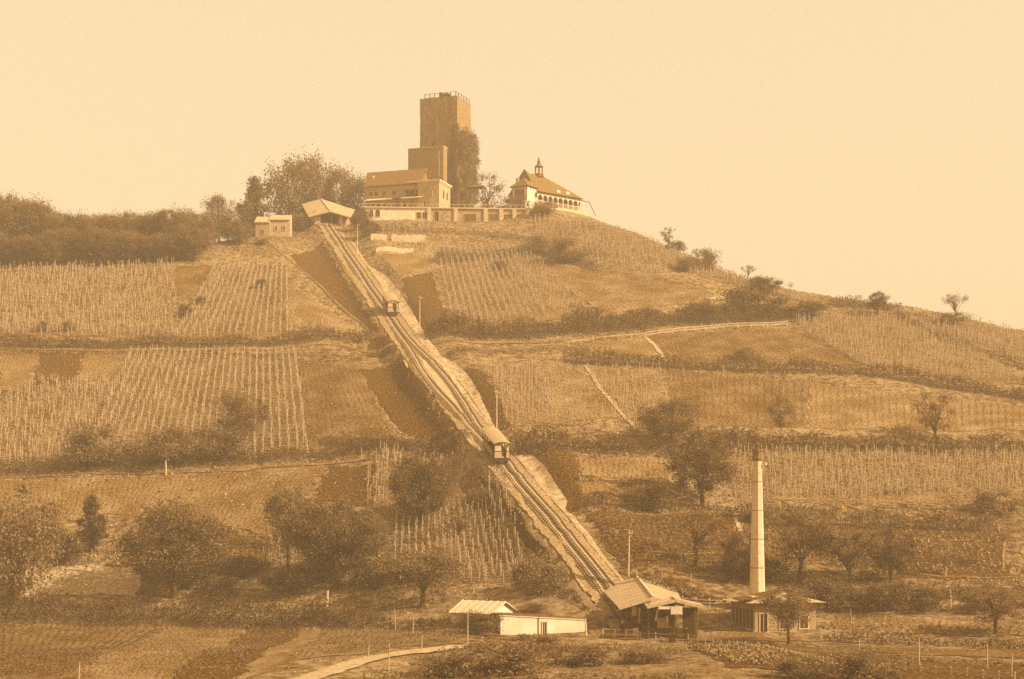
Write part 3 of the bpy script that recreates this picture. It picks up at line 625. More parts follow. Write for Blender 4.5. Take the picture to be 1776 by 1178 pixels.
YHl = 404; hl = thing('restaurant_hall', ((931 - CX) / F * YHl, YHl, 89), 'restaurant hall with steep hipped roof, belfry and arcaded veranda on the hilltop', 'restaurant hall', R(40))
zh = lambda py, Y: CZ + (YH - py) / F * Y - 89
vz = 5.65; fz = 2.95; HL = 17.0; HD = 10
mb = MB(); mb.box((HL / 2 + .5, HD / 2 + 1.6, 2.6), (HL - 1, HD - 2, 8.4)); mb.build('wall', PLASTER2, hl)
mb = MB(); rz2 = zh(302.5, 411.5); ev = 6.6; e = [(-.2, 1.3), (HL + .2, 1.3), (HL + .2, HD + 1.2), (-.2, HD + 1.2)]; r1, r2 = (0.8, 6.0), (6.8, 6.0)
mb.add([(*e[0], ev), (*e[1], ev), (*e[2], ev), (*e[3], ev), (*r1, rz2), (*r2, rz2)], [(0, 1, 5, 4), (1, 2, 5), (2, 3, 4, 5), (3, 0, 4), (3, 2, 1, 0)]); rf = mb.build('roof', TILE, hl)
for s_ in (9.0, 12.2): mb = MB(); mb.box((s_, 2.6, 7.3), (1.2, 1.4, 1.2)); mb.build('dormer', WHITE, rf)
mb = MB(); mb.add([(.4, 2.6, ev + 2.6), (1.0, 6.0, rz2 + .9), (.4, 9.2, ev + 2.6), (2.6, 6.0, rz2 + .1)], [(0, 1, 2), (0, 3, 1), (1, 3, 2)]); mb.build('end_gable', TILE, rf)
# veranda: sloping roof on an arcade of wooden arches
mb = MB(); mb.slab([(-.2, -.5, vz), (HL + .6, -.5, vz - .05), (HL + .6, 2.2, vz + .85), (-.2, 2.2, vz + .85)], .12); mb.build('veranda_roof', TILE, hl)
mb = MB(); mb.box((HL / 2 + .2, -.32, vz - .12), (HL + .6, .12, .22)); mb.build('fascia', WHITE, hl)
nA = 10; aw = HL / nA; mb = MB(); fl = fz
for k in range(nA + 1): mb.box((k * aw, -.3, (fl + vz) / 2), (.17, .17, vz - fl))
for k in range(nA):
    n = 6
    for j in range(n):
        a0 = math.pi * j / n; a1 = math.pi * (j + 1) / n; r_ = aw / 2 - .08; cx = (k + .5) * aw; cz = vz - .3 - r_
        mb.hexa([(cx + r_ * math.cos(a0), -.36, cz + r_ * math.sin(a0)), (cx + r_ * math.cos(a1), -.36, cz + r_ * math.sin(a1)), (cx + r_ * math.cos(a1), -.26, cz + r_ * math.sin(a1)), (cx + r_ * math.cos(a0), -.26, cz + r_ * math.sin(a0))],
                [(cx + r_ * math.cos(a0), -.36, vz - .22), (cx + r_ * math.cos(a1), -.36, vz - .22), (cx + r_ * math.cos(a1), -.26, vz - .22), (cx + r_ * math.cos(a0), -.26, vz - .22)])
mb.build('arcade', WHITE, hl)
mb = MB(); mb.box((HL / 2, .9, fl / 2 - .8), (HL + .4, 2.6, fl + 1.6)); mb.build('veranda_base', PLASTER, hl)
mb = MB(); mb.box((HL / 2, -.32, fl + .95), (HL, .08, .1))
for k in range(60): mb.box((k * HL / 59, -.32, fl + .5), (.07, .05, .85))
mb.build('balustrade', WHITE, hl)
mb = MB(); mb.beam((HL + .3, -.5, vz), (HL + 1.9, -1.3, vz - 3.6), .14); mb.build('brace', TIMBER, hl)
# belfry
bz = rz2; mb = MB(); mb.box((5.9, 6.0, bz - .1), (1.9, 1.9, .9), top=.8)
for dx in (-.6, .6):
    for dy in (-.6, .6): mb.box((5.9 + dx, 6 + dy, bz + 1.2), (.24, .24, 2.0))
bf = mb.build('belfry', TIMBER, hl)
mb = MB(); zb = bz + 2.1
for r0, z0, r1_, z1 in ((1.15, zb, .55, zb + .6), (.55, zb + .6, .05, zb + 2.6)):
    n = 8; vs = [(5.9 + r0 * math.cos(2 * math.pi * k / n), 6 + r0 * math.sin(2 * math.pi * k / n), z0) for k in range(n)] + [(5.9 + r1_ * math.cos(2 * math.pi * k / n), 6 + r1_ * math.sin(2 * math.pi * k / n), z1) for k in range(n)]
    mb.add(vs, [(k, (k + 1) % n, n + (k + 1) % n, n + k) for k in range(n)] + [tuple(range(n - 1, -1, -1))])
mb.build('spire', TILE, bf)

# flat roofed garden shelter between tower and pavilion
sp = G(826, 352); sh_ = thing('garden_shelter', ((826 - CX) / F * 408, 408, 88), 'small open shelter with a flat pointed roof right of the tower foot', 'shelter', R(-15)); h0 = CZ + (YH - 326) / F * 408 - 88
mb = MB(); mb.add([(-2.4, -1.6, h0), (2.4, -1.6, h0), (2.4, 1.6, h0), (-2.4, 1.6, h0), (0, 0, h0 + .8)], [(0, 1, 4), (1, 2, 4), (2, 3, 4), (3, 0, 4), (3, 2, 1, 0)]); mb.build('roof', TILE, sh_)
for x in (-2, 2):
    for y in (-1.3, 1.3): pb = MB(); pb.box((x, y, h0 / 2 - .5), (.18, .18, h0 + 1)); pb.build('post', TIMBER, sh_)

# retaining walls under the terrace
for a, b, hh_, lab in (((643, 417), (670, 418), 1.35, 'short rough stone retaining wall below the terrace, left of the longer one'), ((679, 419), (737, 420), 1.7, 'longer rough stone retaining wall below the right half of the inn'), ((652, 439), (716, 438), 1.0, 'low pale stone wall on the lower step under the castle')):
    pa, pb_ = G(*a), G(*b); r = thing('retaining_wall', pa, lab, 'retaining wall'); mb = MB(); n = 14
    for k in range(n):
        p0 = (pb_ - pa) * (k / n); p1 = (pb_ - pa) * ((k + 1) / n); t0_ = hh_ + rnd.uniform(-.12, .12); z0 = hz(pa.x + p0.x, pa.y + p0.y) - pa.z; z1 = hz(pa.x + p1.x, pa.y + p1.y) - pa.z
        mb.hexa([(p0.x, p0.y, z0 - .5), (p1.x, p1.y, z1 - .5), (p1.x + .05, p1.y + .8, z1 - .5), (p0.x + .05, p0.y + .8, z0 - .5)], [(p0.x, p0.y + .12, z0 + t0_), (p1.x - .01, p1.y + .12, z1 + t0_), (p1.x + .05, p1.y + .8, z1 + t0_), (p0.x + .05, p0.y + .8, z0 + t0_)])
    mb.build('masonry', ROUGH, r)

# ------------------------------------------------------------------ the two stations: open halls with roofs raked like the line
def rel(o, pts): return [tuple(Vector(p) - Vector(o)) for p in pts]
def station_roof(parent, o, RF, RB, LF, LB, QF, QB, m, name='roof'):
    mb = MB(); mb.slab(rel(o, [LF, RF, RB, LB]), .14); mb.slab(rel(o, [RF, QF, QB, RB]), .14); r = mb.build(name, m, parent)
    mb = MB(); a, b = rel(o, [RF, RB]); up = Vector((0, 0, .08)); mb.beam(Vector(a) + up, Vector(b) + up, .22, .16); mb.build('ridge_cap', BOARD2, r)
    mb = MB(); lf, rf_, qf = rel(o, [LF, RF, QF]); dn = Vector((0, -.06, -.12))
    mb.beam(Vector(lf) + dn, Vector(rf_) + dn, .08, .3); mb.beam(Vector(rf_) + dn, Vector(qf) + dn, .08, .3); mb.build('bargeboard', LWOOD, r)
    mb = MB(); L0, L1, R0, R1, Q0, Q1 = [Vector(p) for p in rel(o, [LF, LB, RF, RB, QF, QB])]
    for k in range(1, 8):
        t = k / 8; a = L0.lerp(L1, t); b = R0.lerp(R1, t); c = Q0.lerp(Q1, t); up = Vector((0, 0, .045)); mb.beam(a + up, b + up, .07, .05); mb.beam(b + up, c + up, .07, .05)
    mb.build('batten', BOARD2, r)
    return r
Yf, Yb = 385, 399
o = Vector(P3(572, 404, 384)); us = thing('upper_station', o, 'upper railway station, a pale pitched roof over stone piers at the top of the track', 'railway station')
RF, RB, LF, LB, QF, QB = P3(572.6, 366, Yf), P3(557, 345, Yb), P3(535, 375, Yf), P3(523, 354, Yb), P3(609, 376.5, Yf), P3(616, 364, Yb)
station_roof(us, o, RF, RB, LF, LB, QF, QB, BOARD)
gzt = hz(o.x, o.y)
def pier(px0, px1, top, y0, dY, nm='pier', m=None, parent=us, oo=o, Y=386, low=2.5):
    x0 = (px0 - CX) / F * Y; x1 = (px1 - CX) / F * Y; zt2 = CZ + (YH - top) / F * Y; zb = hz((x0 + x1) / 2, Y) - low; mb = MB()
    mb.box(((x0 + x1) / 2 - oo.x, Y + dY / 2 - oo.y, (zt2 + zb) / 2 - oo.z), (abs(x1 - x0), dY, zt2 - zb)); return mb.build(nm, m or PLASTER, parent)
pier(545.5, 555.5, 373, 0, 1.3); pier(588, 594.5, 373, 0, 1.3)
pier(555.5, 588, 372.5, 0, .35, 'lintel', TIMBER).name = 'lintel_beam'
bpy.data.objects.remove(bpy.data.objects['lintel_beam'])
x0, x1 = (545 - CX) / F * 386, (598 - CX) / F * 386
mb = MB(); zb = hz(x0, 392) - 2; mb.box((x0 + .2 - o.x, 392.8 - o.y, (87.2 + zb) / 2 - o.z), (.4, 12, 87.2 - zb)); mb.build('side_wall', PLASTER2, us)
mb = MB(); zb = hz(x1, 392) - 2; mb.box((x1 - o.x, 392.8 - o.y, (86.2 + zb) / 2 - o.z), (.4, 12, 86.2 - zb)); mb.build('side_wall', PLASTER2, us)
mb = MB(); mb.box(((x0 + x1) / 2 - o.x, 398.8 - o.y, 86.5 - o.z), (x1 - x0, .3, 8)); mb.build('back_wall', OPEN_, us)
mb = MB(); a = Vector(P3(552, 372.5, 386)) - o; b = Vector(P3(592, 372, 386)) - o; mb.beam(a, b, .25, .3); pk = Vector(P3(572, 368, 386)) - o; mb.beam(a, pk, .2, .2); mb.beam(pk, b, .2, .2); mb.build('truss', TIMBER, us)

BOARDWALL = mat('shed_wash', .45, .2, 1.0, bump=.03, big=.5)
# sheds left of the upper station
for (l, r_, te, tr_, bt, Y, mw, lab) in ((443, 468, 386, 376, 418, 378, PLASTER2, 'left of two small flat roofed sheds beside the upper station'), (468.5, 503, 381.5, 373, 413, 379, BOARDWALL, 'whitewashed shed with a lean-to roof, right of the two beside the upper station')):
    x0 = (l - CX) / F * Y; x1 = (r_ - CX) / F * Y; ze = CZ + (YH - te) / F * Y; zt3 = CZ + (YH - tr_) / F * (Y + 3.5); zb = CZ + (YH - bt) / F * Y - 1.5
    r = thing('shed', ((x0 + x1) / 2, Y, zb), lab, 'shed'); w2 = (x1 - x0) / 2
    mb = MB(); mb.hexa([(-w2, 0, 0), (w2, 0, 0), (w2, 3.5, 0), (-w2, 3.5, 0)], [(-w2, 0, ze - zb - .1), (w2, 0, ze - zb - .1), (w2, 3.5, zt3 - zb - .1), (-w2, 3.5, zt3 - zb - .1)]); mb.build('wall', mw, r)
    mb = MB(); mb.slab([(-w2 - .25, -.35, ze - zb), (w2 - .03, -.35, ze - zb), (w2 - .03, 3.8, zt3 - zb + .06), (-w2 - .25, 3.8, zt3 - zb + .06)], .14); mb.build('roof', BOARD, r)
    if mw is BOARDWALL:
        for x in (-1.0, .9): window(r, x, 0, (ze - zb) * .58, .6, .9, m=GLASS)
    else: window(r, -.1, 0, (ze - zb) * .55, .7, .9)

# lower station
o = Vector((14.5, 172, 0.0)); ls = thing('lower_station', o, 'lower railway station with broad light boarded roof beside the foot of the track', 'railway station')
Yf, Yb = 172, 187
station_roof(ls, o, P3(1133, 1036, Yf), P3(1105, 1001, Yb), P3(1073, 1054, Yf), P3(1040, 1018.5, Yb), P3(1187, 1048, Yf), P3(1171, 1020.5, Yb), BOARD)
mb = MB(); p = rel(o, [P3(1105, 999, 186.9)])[0]; mb.beam(p, (p[0], p[1], p[2] + .5), .12); mb.build('finial', LWOOD, ls)
# front porch roof, its gable towards the viewer
RF, RB, LF, LB, QF, QB = P3(1172.5, 1040, 167.2), P3(1166, 1036, 173), P3(1122, 1051.5, 167.2), P3(1116, 1047, 173), P3(1222, 1052, 167.2), P3(1214, 1047, 173)
station_roof(ls, o, RF, RB, LF, LB, QF, QB, BOARD, name='porch_roof')
zs0 = -0.6
def wallx(pa, Ya, pb, Yb_, z0, z1, m, nm, th=.18):
    xa = (pa - CX) / F * Ya; xb = (pb - CX) / F * Yb_; mb = MB(); a = Vector((xa, Ya, 0)) - o; b = Vector((xb, Yb_, 0)) - o; d = (b - a).normalized(); n_ = Vector((-d.y, d.x, 0)) * th
    mb.hexa([(a.x, a.y, z0), (b.x, b.y, z0), (b.x + n_.x, b.y + n_.y, z0), (a.x + n_.x, a.y + n_.y, z0)], [(a.x, a.y, z1), (b.x, b.y, z1), (b.x + n_.x, b.y + n_.y, z1), (a.x + n_.x, a.y + n_.y, z1)]); return mb.build(nm, m, ls)
for k, px in enumerate((1078, 1086, 1096, 1106)): wallx(px - 2.2, 173, px + 2.2, 173, zs0, 3.1, TIMBER, 'post', .3)
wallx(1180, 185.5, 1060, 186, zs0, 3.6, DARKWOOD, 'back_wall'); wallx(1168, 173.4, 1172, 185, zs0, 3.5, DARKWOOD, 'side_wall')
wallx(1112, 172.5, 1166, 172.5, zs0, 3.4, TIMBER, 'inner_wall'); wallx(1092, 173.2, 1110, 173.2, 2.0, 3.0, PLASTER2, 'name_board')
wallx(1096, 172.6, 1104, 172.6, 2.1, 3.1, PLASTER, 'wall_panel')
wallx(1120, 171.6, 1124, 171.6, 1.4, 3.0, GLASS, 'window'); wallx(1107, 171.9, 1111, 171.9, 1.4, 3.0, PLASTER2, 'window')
wallx(1124, 168.6, 1127, 168.6, zs0, 3.6, TIMBER, 'post', .25); wallx(1168, 168.2, 1171, 168.2, zs0, 3.6, TIMBER, 'post', .2); wallx(1206, 168.2, 1210, 168.2, zs0, 3.6, TIMBER, 'post', .25)
wallx(1163.5, 166.9, 1183.5, 166.9, 2.6, 3.42, WHITE, 'white_panel', .12); wallx(1142, 166.95, 1163, 166.95, 3.12, 3.42, WHITE, 'white_valance', .1)
wallx(1140, 169.4, 1160, 169.4, 1.0, 2.1, PLASTER2, 'counter_front'); wallx(1128, 169.8, 1206, 169.9, zs0, 1.0, TIMBER, 'parapet')
wallx(1155, 168.9, 1159, 168.9, 1.65, 2.3, WHITE, 'notice_board', .05)
mb = MB(); a = Vector(P3(1141, 1055, 168.4)) - o; b = Vector(P3(1137, 1077, 168.4)) - o; mb.beam(a, b, .28, .16); mb.build('leaning_board', PLASTER, ls)
wallx(1184, 169.0, 1205, 169.0, zs0, 3.2, DARKWOOD, 'ticket_booth')
mb = MB(); mb.box((P3(1133, 1, 170)[0] - o.x, 170.3 - o.y, 3.75), (.6, .6, .7)); mb.build('chimney', PLASTER, ls)
wallx(1098, 169.6, 1107, 169.6, 0.0, 1.0, PLASTER, 'plinth', .5)

# whitewashed cellar built into the bank, turf on its roof
wa = Vector(P3(868, 1100, 170)); wb = Vector(P3(1014.5, 1100, 173)); dd = wb - wa; wl = math.hypot(dd.x, dd.y); wa.z = -.1
cl = thing('cellar_building', wa, 'long low whitewashed cellar front with a narrow dark door, left of the lower station', 'cellar building', math.atan2(dd.y, dd.x))
hl_, hr_ = CZ - 160.5 / F * 170 + .1, CZ - 168 / F * 173 + .1
mb = MB(); mb.hexa([(0, 0, -1), (wl, 0, -1), (wl, 3.9, -1), (.9, 3.9, -1)], [(0, 0, hl_), (wl, 0, hr_), (wl, 3.9, hr_), (.9, 3.9, hl_)]); mb.build('wall', WHITE, cl)
mb = MB(); mb.hexa([(-.1, -.08, hl_), (wl + .1, -.08, hr_), (wl + .1, .25, hr_), (-.1, .25, hl_)], [(-.1, -.08, hl_ + .1), (wl + .1, -.08, hr_ + .1), (wl + .1, .25, hr_ + .1), (-.1, .25, hl_ + .1)]); mb.build('coping', BOARD2, cl)
dxp = (943.7 - 868) / 146.5 * wl; window(cl, dxp, 0, .02, .4, 1.58, name='door'); 
for t in (.26,): mb = MB(); mb.tube([((933 - 868) / 146.5 * wl, -.06, hl_ * .97), ((933 - 868) / 146.5 * wl, -.06, 0)], .035, 6); mb.build('downpipe', IRON, cl)
n = 24; mb = MB(); vs = []
for j in range(7):
    for i in range(n + 1):
        x = i / n * wl; y = .25 + j * .65; z = (hl_ + (hr_ - hl_) * i / n) + .1 + min(1, j / 3) * .2 * math.sin(math.pi * min(1, (i / n) * 1.15)) ** .6 * (1 - .3 * i / n) - (1.2 if j == 6 else 0) + rnd.uniform(-.05, .05); vs.append((x, y, z))
mb.add(vs, [(j * (n + 1) + i, j * (n + 1) + i + 1, (j + 1) * (n + 1) + i + 1, (j + 1) * (n + 1) + i) for j in range(6) for i in range(n)]); turf = mb.build('turf_roof', mat('turf', .15, .45, 2.5, bump=.12), cl, smooth=True)

# boarded shed with bright gable behind it
so = Vector(P3(852, 1064, 176)); so.z = 0; sd_ = thing('storage_shed', so, 'small shed with a pale boarded gable roof, behind the left end of the white cellar', 'shed', R(-35))
ez_ = CZ - 155 / F * 176; rz3 = CZ - 135.5 / F * 178.5; Ls, Ws = 5.5, 4.7
mb = MB(); mb.box((-Ls / 2, Ws / 2, ez_ / 2 - .5), (Ls, Ws, ez_ + 1)); mb.add([(0, 0, ez_), (0, Ws, ez_), (0, Ws / 2, rz3 - .08), (-Ls, 0, ez_), (-Ls, Ws, ez_), (-Ls, Ws / 2, rz3 - .08)], [(0, 1, 2), (3, 5, 4)]); mb.build('wall', WHITE, sd_)
mb = MB(); mb.slab([(-Ls - .1, -.35, ez_ - .13), (.35, -.35, ez_ - .13), (.35, Ws / 2, rz3 + .05), (-Ls - .1, Ws / 2, rz3 + .05)], .1); mb.slab([(.35, Ws + .35, ez_ - .13), (-Ls - .1, Ws + .35, ez_ - .13), (-Ls - .1, Ws / 2 + .005, rz3 + .05), (.35, Ws / 2 + .005, rz3 + .05)], .1); rf = mb.build('roof', BOARD2, sd_)
mb = MB()
for k in range(7): x = -Ls - .05 + (Ls + .3) * k / 6; mb.beam((x, -.35, ez_ - .08), (x, Ws / 2, rz3 + .1), .07, .06)
mb.build('batten', WHITE, rf)
mb = MB(); mb.beam((.3, Ws / 2, rz3 - .03), (.3, Ws + .35, ez_ - .2), .08, .22); mb.build('bargeboard', TIMBER, rf)

# boiler house and chimney
bo = Vector(P3(1309, 1101, 171)); bo.z = -.3; bh = thing('boiler_house', bo, 'low boiler house with shallow hipped roof at the foot of the tall chimney', 'boiler house', R(14))
BW, BD = 7.0, 6.5; bze = CZ - 137 / F * 170 + .3
mb = MB(); mb.box((BW / 2, BD / 2, bze / 2), (BW, BD, bze)); mb.build('wall', PLASTER2, bh)
mb = MB(); e = [(-.9, -.9), (BW + .9, -.9), (BW + .9, BD + .9), (-.9, BD + .9)]; mb.add([(*p, bze - .1) for p in e] + [(2.4, BD / 2, bze + .85), (BW - 2.4, BD / 2, bze + .85)], [(0, 1, 5, 4), (1, 2, 5), (2, 3, 4, 5), (3, 0, 4), (3, 2, 1, 0)]); mb.build('roof', BOARD, bh)
mb = MB(); mb.slab([(-1.5, .2, bze + .2), (3.2, .2, bze + 1.0), (3.2, 2.6, bze + 1.15), (-1.5, 2.6, bze + .35)], .12); mb.build('raised_roof', TIMBER, bh)
mb = MB(); mb.box((1.2, 1.4, bze + .35), (2.6, 1.8, .5)); mb.build('clerestory', WHITE, bh)
mb = MB()
for k in range(7): mb.box((-.04, .15 + k * (BD - .3) / 6, bze / 2), (.08, .2, bze - .2))
mb.box((-.04, BD / 2, bze - .3), (.1, BD, .2)); mb.box((-.04, BD / 2, .9), (.1, BD, .2)); mb.build('timber_side', PLASTER2, bh)
mb = MB(); mb.box((-.01, BD / 2, bze * .55), (.03, BD - .4, bze * .5)); mb.build('side_glazing', mat('side_boards', .13, .3, 2.0), bh)
window(bh, 1.0, 0, .8, .8, 1.9, m=OPEN_, name='door'); window(bh, 3.3, 0, 1.1, .9, 1.3, m=GLASS); window(bh, 5.6, 0, 1.1, .9, 1.3, m=GLASS)
co = Vector(P3(1313.5, 1030, 180)); co.z = -.2; ch = thing('factory_chimney', co, 'tall tapering pale brick chimney with a darker crown above the boiler house', 'chimney')
htop = CZ + (YH - 779.5) / F * 180 + .2; r0, r1 = .98, .50
BR = mat('chimney_brick', .58, .2, 1.5, bump=.03, big=.4)
mb = MB(); N_ = 30
mb.tube([(0, 0, htop * .94 * k / N_) for k in range(N_ + 1)], [r0 + (r1 - r0) * (k / N_) + rnd.uniform(-.006, .006) for k in range(N_ + 1)], 8, cap=True); mb.build('shaft', BR, ch, smooth=False)
mb = MB(); z = htop
mb.tube([(0, 0, z * .935), (0, 0, z * .94), (0, 0, z * .955), (0, 0, z * .96), (0, 0, z * .985), (0, 0, z * .99), (0, 0, z)], [.5, .58, .58, .52, .53, .6, .6], 8); mb.build('crown', mat('sooty_brick', .2, .3, 2), ch)
mb = MB(); 
for k in range(5): mb.tube([(0, 0, 4 + k * 3.2), (0, 0, 4.12 + k * 3.2)], r0 + (r1 - r0) * ((4 + k * 3.2) / htop / .94) + .025, 8)
mb.build('iron_band', PLASTER2, ch)
mb = MB(); mb.beam((.4, -.2, z * .925), (.85, -.3, z * .925), .07); mb.box((.9, -.3, z * .92), (.28, .28, .3)); mb.build('bracket_lamp', WHITE, ch)

# ------------------------------------------------------------------ fences and poles
def fence(name, pts, label, hpost=1.1, gap=2.2, rails=(0.55, 1.0), mt=None, cat='fence', wpost=.13, wr=.08):
    mt = mt or FENCEW; P = [G(*p) for p in pts]; o = P[0].copy(); r = thing(name, o, label, cat)
    pl = np.array([list(p) for p in P]); d = np.r_[0, np.cumsum(np.linalg.norm(np.diff(pl[:, :2], axis=0), axis=1))]; n = max(1, int(round(d[-1] / gap))); s = np.linspace(0, d[-1], n + 1)
    xs = np.interp(s, d, pl[:, 0]); ys = np.interp(s, d, pl[:, 1]); Q = [Vector((x, y, hz(x, y))) - o for x, y in zip(xs, ys)]
    pm = None
    for q in Q:
        if pm is None:
            mb = MB(); mb.box((0, 0, hpost / 2 - .15), (wpost, wpost, hpost + .3)); pm = mb.build('post', mt, r); pm.location = q
        else: c = pm.copy(); COL.objects.link(c); c.parent = r; c.location = q; c.rotation_euler = (rnd.uniform(-.03, .03), rnd.uniform(-.04, .04), 0)
    for h in rails:
        mb = MB()
        for i in range(len(Q) - 1): mb.beam(Q[i] + Vector((0, -.07, h)), Q[i + 1] + Vector((0, -.07, h)), .05, wr)
        mb.build('rail', mt, r)
    return r
fence('rail_fence', [(1120, 586), (1180, 578), (1245, 572), (1300, 569), (1366, 566)], 'white two rail fence along the top of the ploughed field on the right slope', gap=3.2, wr=.08)
fence('rail_fence', [(986, 601), (1050, 592), (1118, 587)], 'thinner pale fence continuing left of the white two rail fence', rails=(.9,), gap=2.8)
fence('rail_fence', [(1046, 1105.5), (1106, 1107.5)], 'short white two rail fence in front of the lower station', gap=1.2, hpost=.95, rails=(.4, .9))
fence('wire_fence', [(1110, 1108), (1200, 1111), (1262, 1113), (1300, 1115)], 'low wire fence on short posts in front of the lower station yard', gap=1.7, hpost=.75, rails=(.6,), wr=.03, wpost=.09)
fence('rail_fence', [(1424, 1106), (1448, 1107)], 'short section of rail fence at the right end of the boiler house', gap=1.2, hpost=.9, rails=(.4, .8))
fence('rail_fence', [(1450, 1107.5), (1476, 1107.5), (1500, 1109), (1524, 1110)], 'rail fence running right beyond the boiler house into the field', gap=1.5, hpost=.9, rails=(.75,))
fence('wire_fence', [(1210, 1118), (1300, 1126), (1380, 1142), (1440, 1153), (1460, 1158)], 'garden fence of small stakes slanting down below the boiler house', gap=1.15, hpost=.65, rails=(.5,), wr=.025, wpost=.07)
fence('rail_fence', [(1570, 1163), (1610, 1168), (1665, 1172), (1760, 1180)], 'low fence at the very bottom right corner', gap=1.3, hpost=.7, rails=(.3, .55), mt=POST)
fence('picket_fence', [(998, 1022), (1012, 1042), (1030, 1062), (1046, 1078)], 'slatted snow fence beside the foot of the cable track', gap=.33, hpost=.9, rails=(.35, .75), mt=POST, wpost=.07)
fence('rail_fence', [(1184, 1068), (1240, 1072), (1278, 1072)], 'pale railing between the lower station and the boiler house', gap=1.6, hpost=2.2, rails=(1.6, 1.95), wr=.09)

def pole(px, py, top, label, w=.16, name='telegraph_pole', cat='telegraph pole', mt=None, arm=True, group=None, lean=0):
    p = G(px, py); h = (py - top) / F * p.y; r = thing(name, p, label, cat, group=group)
    mb = MB(); mb.tube([(0, 0, -.5), (lean * .5, 0, h * .5), (lean, 0, h)], [w * .62, w * .52, w * .4], 7); mb.build('shaft', mt or FENCEW, r)
    if arm:
        mb = MB(); mb.beam((-.05, -.12, h - .45), (.45, -.12, h - .5), .09); mb.tube([(.4, -.12, h - .5), (.4, -.12, h - .25)], .06, 6); mb.build('insulator_arm', mt or FENCEW, r)
    return r
pole(620, 445, 388, 'slender pale telegraph pole just below the upper station')
pole(728, 577, 513, 'pale telegraph pole right of the upper cable car')
pole(861.5, 750, 676, 'pale telegraph pole rising behind the lower cable car')
pole(1090, 1006, 918, 'pale telegraph pole behind the lower station roof', lean=.1)
pole(575, 352, 322, 'thin pole standing behind the upper station roof', w=.1, arm=False)
GP = 'single posts in the fields at the foot of the hill'
for px, py, tp, wv, lab in ((136,1180,1147,.1,'thin post at the bottom edge of the left foreground field'),(638,1147,1118,.09,'thin stake on the near side of the pale road, left of the twisted one'),
    (673,1178,1116,.12,'crooked post beside the road at the bottom edge'),(686,1094,1057,.1,'left of two posts above the bend of the road'),(716,1100,1069,.1,'right of two posts above the bend of the road'),
    (731,1132,1102,.1,'stake beside the right part of the road'),(811,1122,1062,.11,'tall thin post in front of the storage shed'),(1017,1103,1073,.2,'stout white post at the right end of the white cellar wall'),
    (1489,1131,1108,.11,'post left of the tall garden posts on the right'),(1594,1158,1106,.14,'tall crooked post in the right foreground'),(1712,1161,1116,.12,'straight post in the right foreground near the frame edge'),
    (1754,1174,1134,.12,'nearest post at the bottom right corner'),(1649,1052,1022,.16,'curved pale post above the light field on the right'),(1477,1082,1056,.08,'thin stick behind the right fence'),
    (567,1052,1024,.3,'stout pale stump on the grass left of centre'),(288,823,798,.22,'short stout white post on the path at the left'),(628,797,776,.1,'thin stake above the left end of the near vineyard'),
    (160,995,952,.1,'middle one of three bean poles under the conifer'),(148,992,962,.09,'left one of three bean poles under the conifer'),(172,988,960,.09,'right one of three bean poles under the conifer'),
    (556,915,878,.1,'pale stake among trees at centre left'),(1182,975,946,.1,'thin stick in the orchard behind the station'),(1147,1020,992,.1,'short stick right behind the station roof'),
    (1198,1022,995,.1,'leaning stick up the slope from the station'),(1151,892,870,.08,'stick below the round bush right of the track'),(1110,600,572,.08,'small post near the junction of the fences')):
    pole(px, py, tp, lab, w=wv, name='post', cat='post', mt=POST if wv < .15 else FENCEW, arm=False, group=None, lean=rnd.uniform(-.12, .12))

# ------------------------------------------------------------------ trees and shrubs
BARK = mat('bark', .10, .4, 2.0, bump=.05); BARKL = mat('bark_light', .34, .3, 2.0, bump=.04)
L_DK = leafmat('leaves_dark', .19, .6); L_MD = leafmat('leaves_mid', .24, .5); L_LT = leafmat('leaves_light', .29, .45); L_FAR = leafmat('leaves_wood_hazed', .23, .5); L_TUFT = leafmat('tuft_leaves', .21, .4)  # the far wood's leaves are toned lighter, distance haze put into their colour

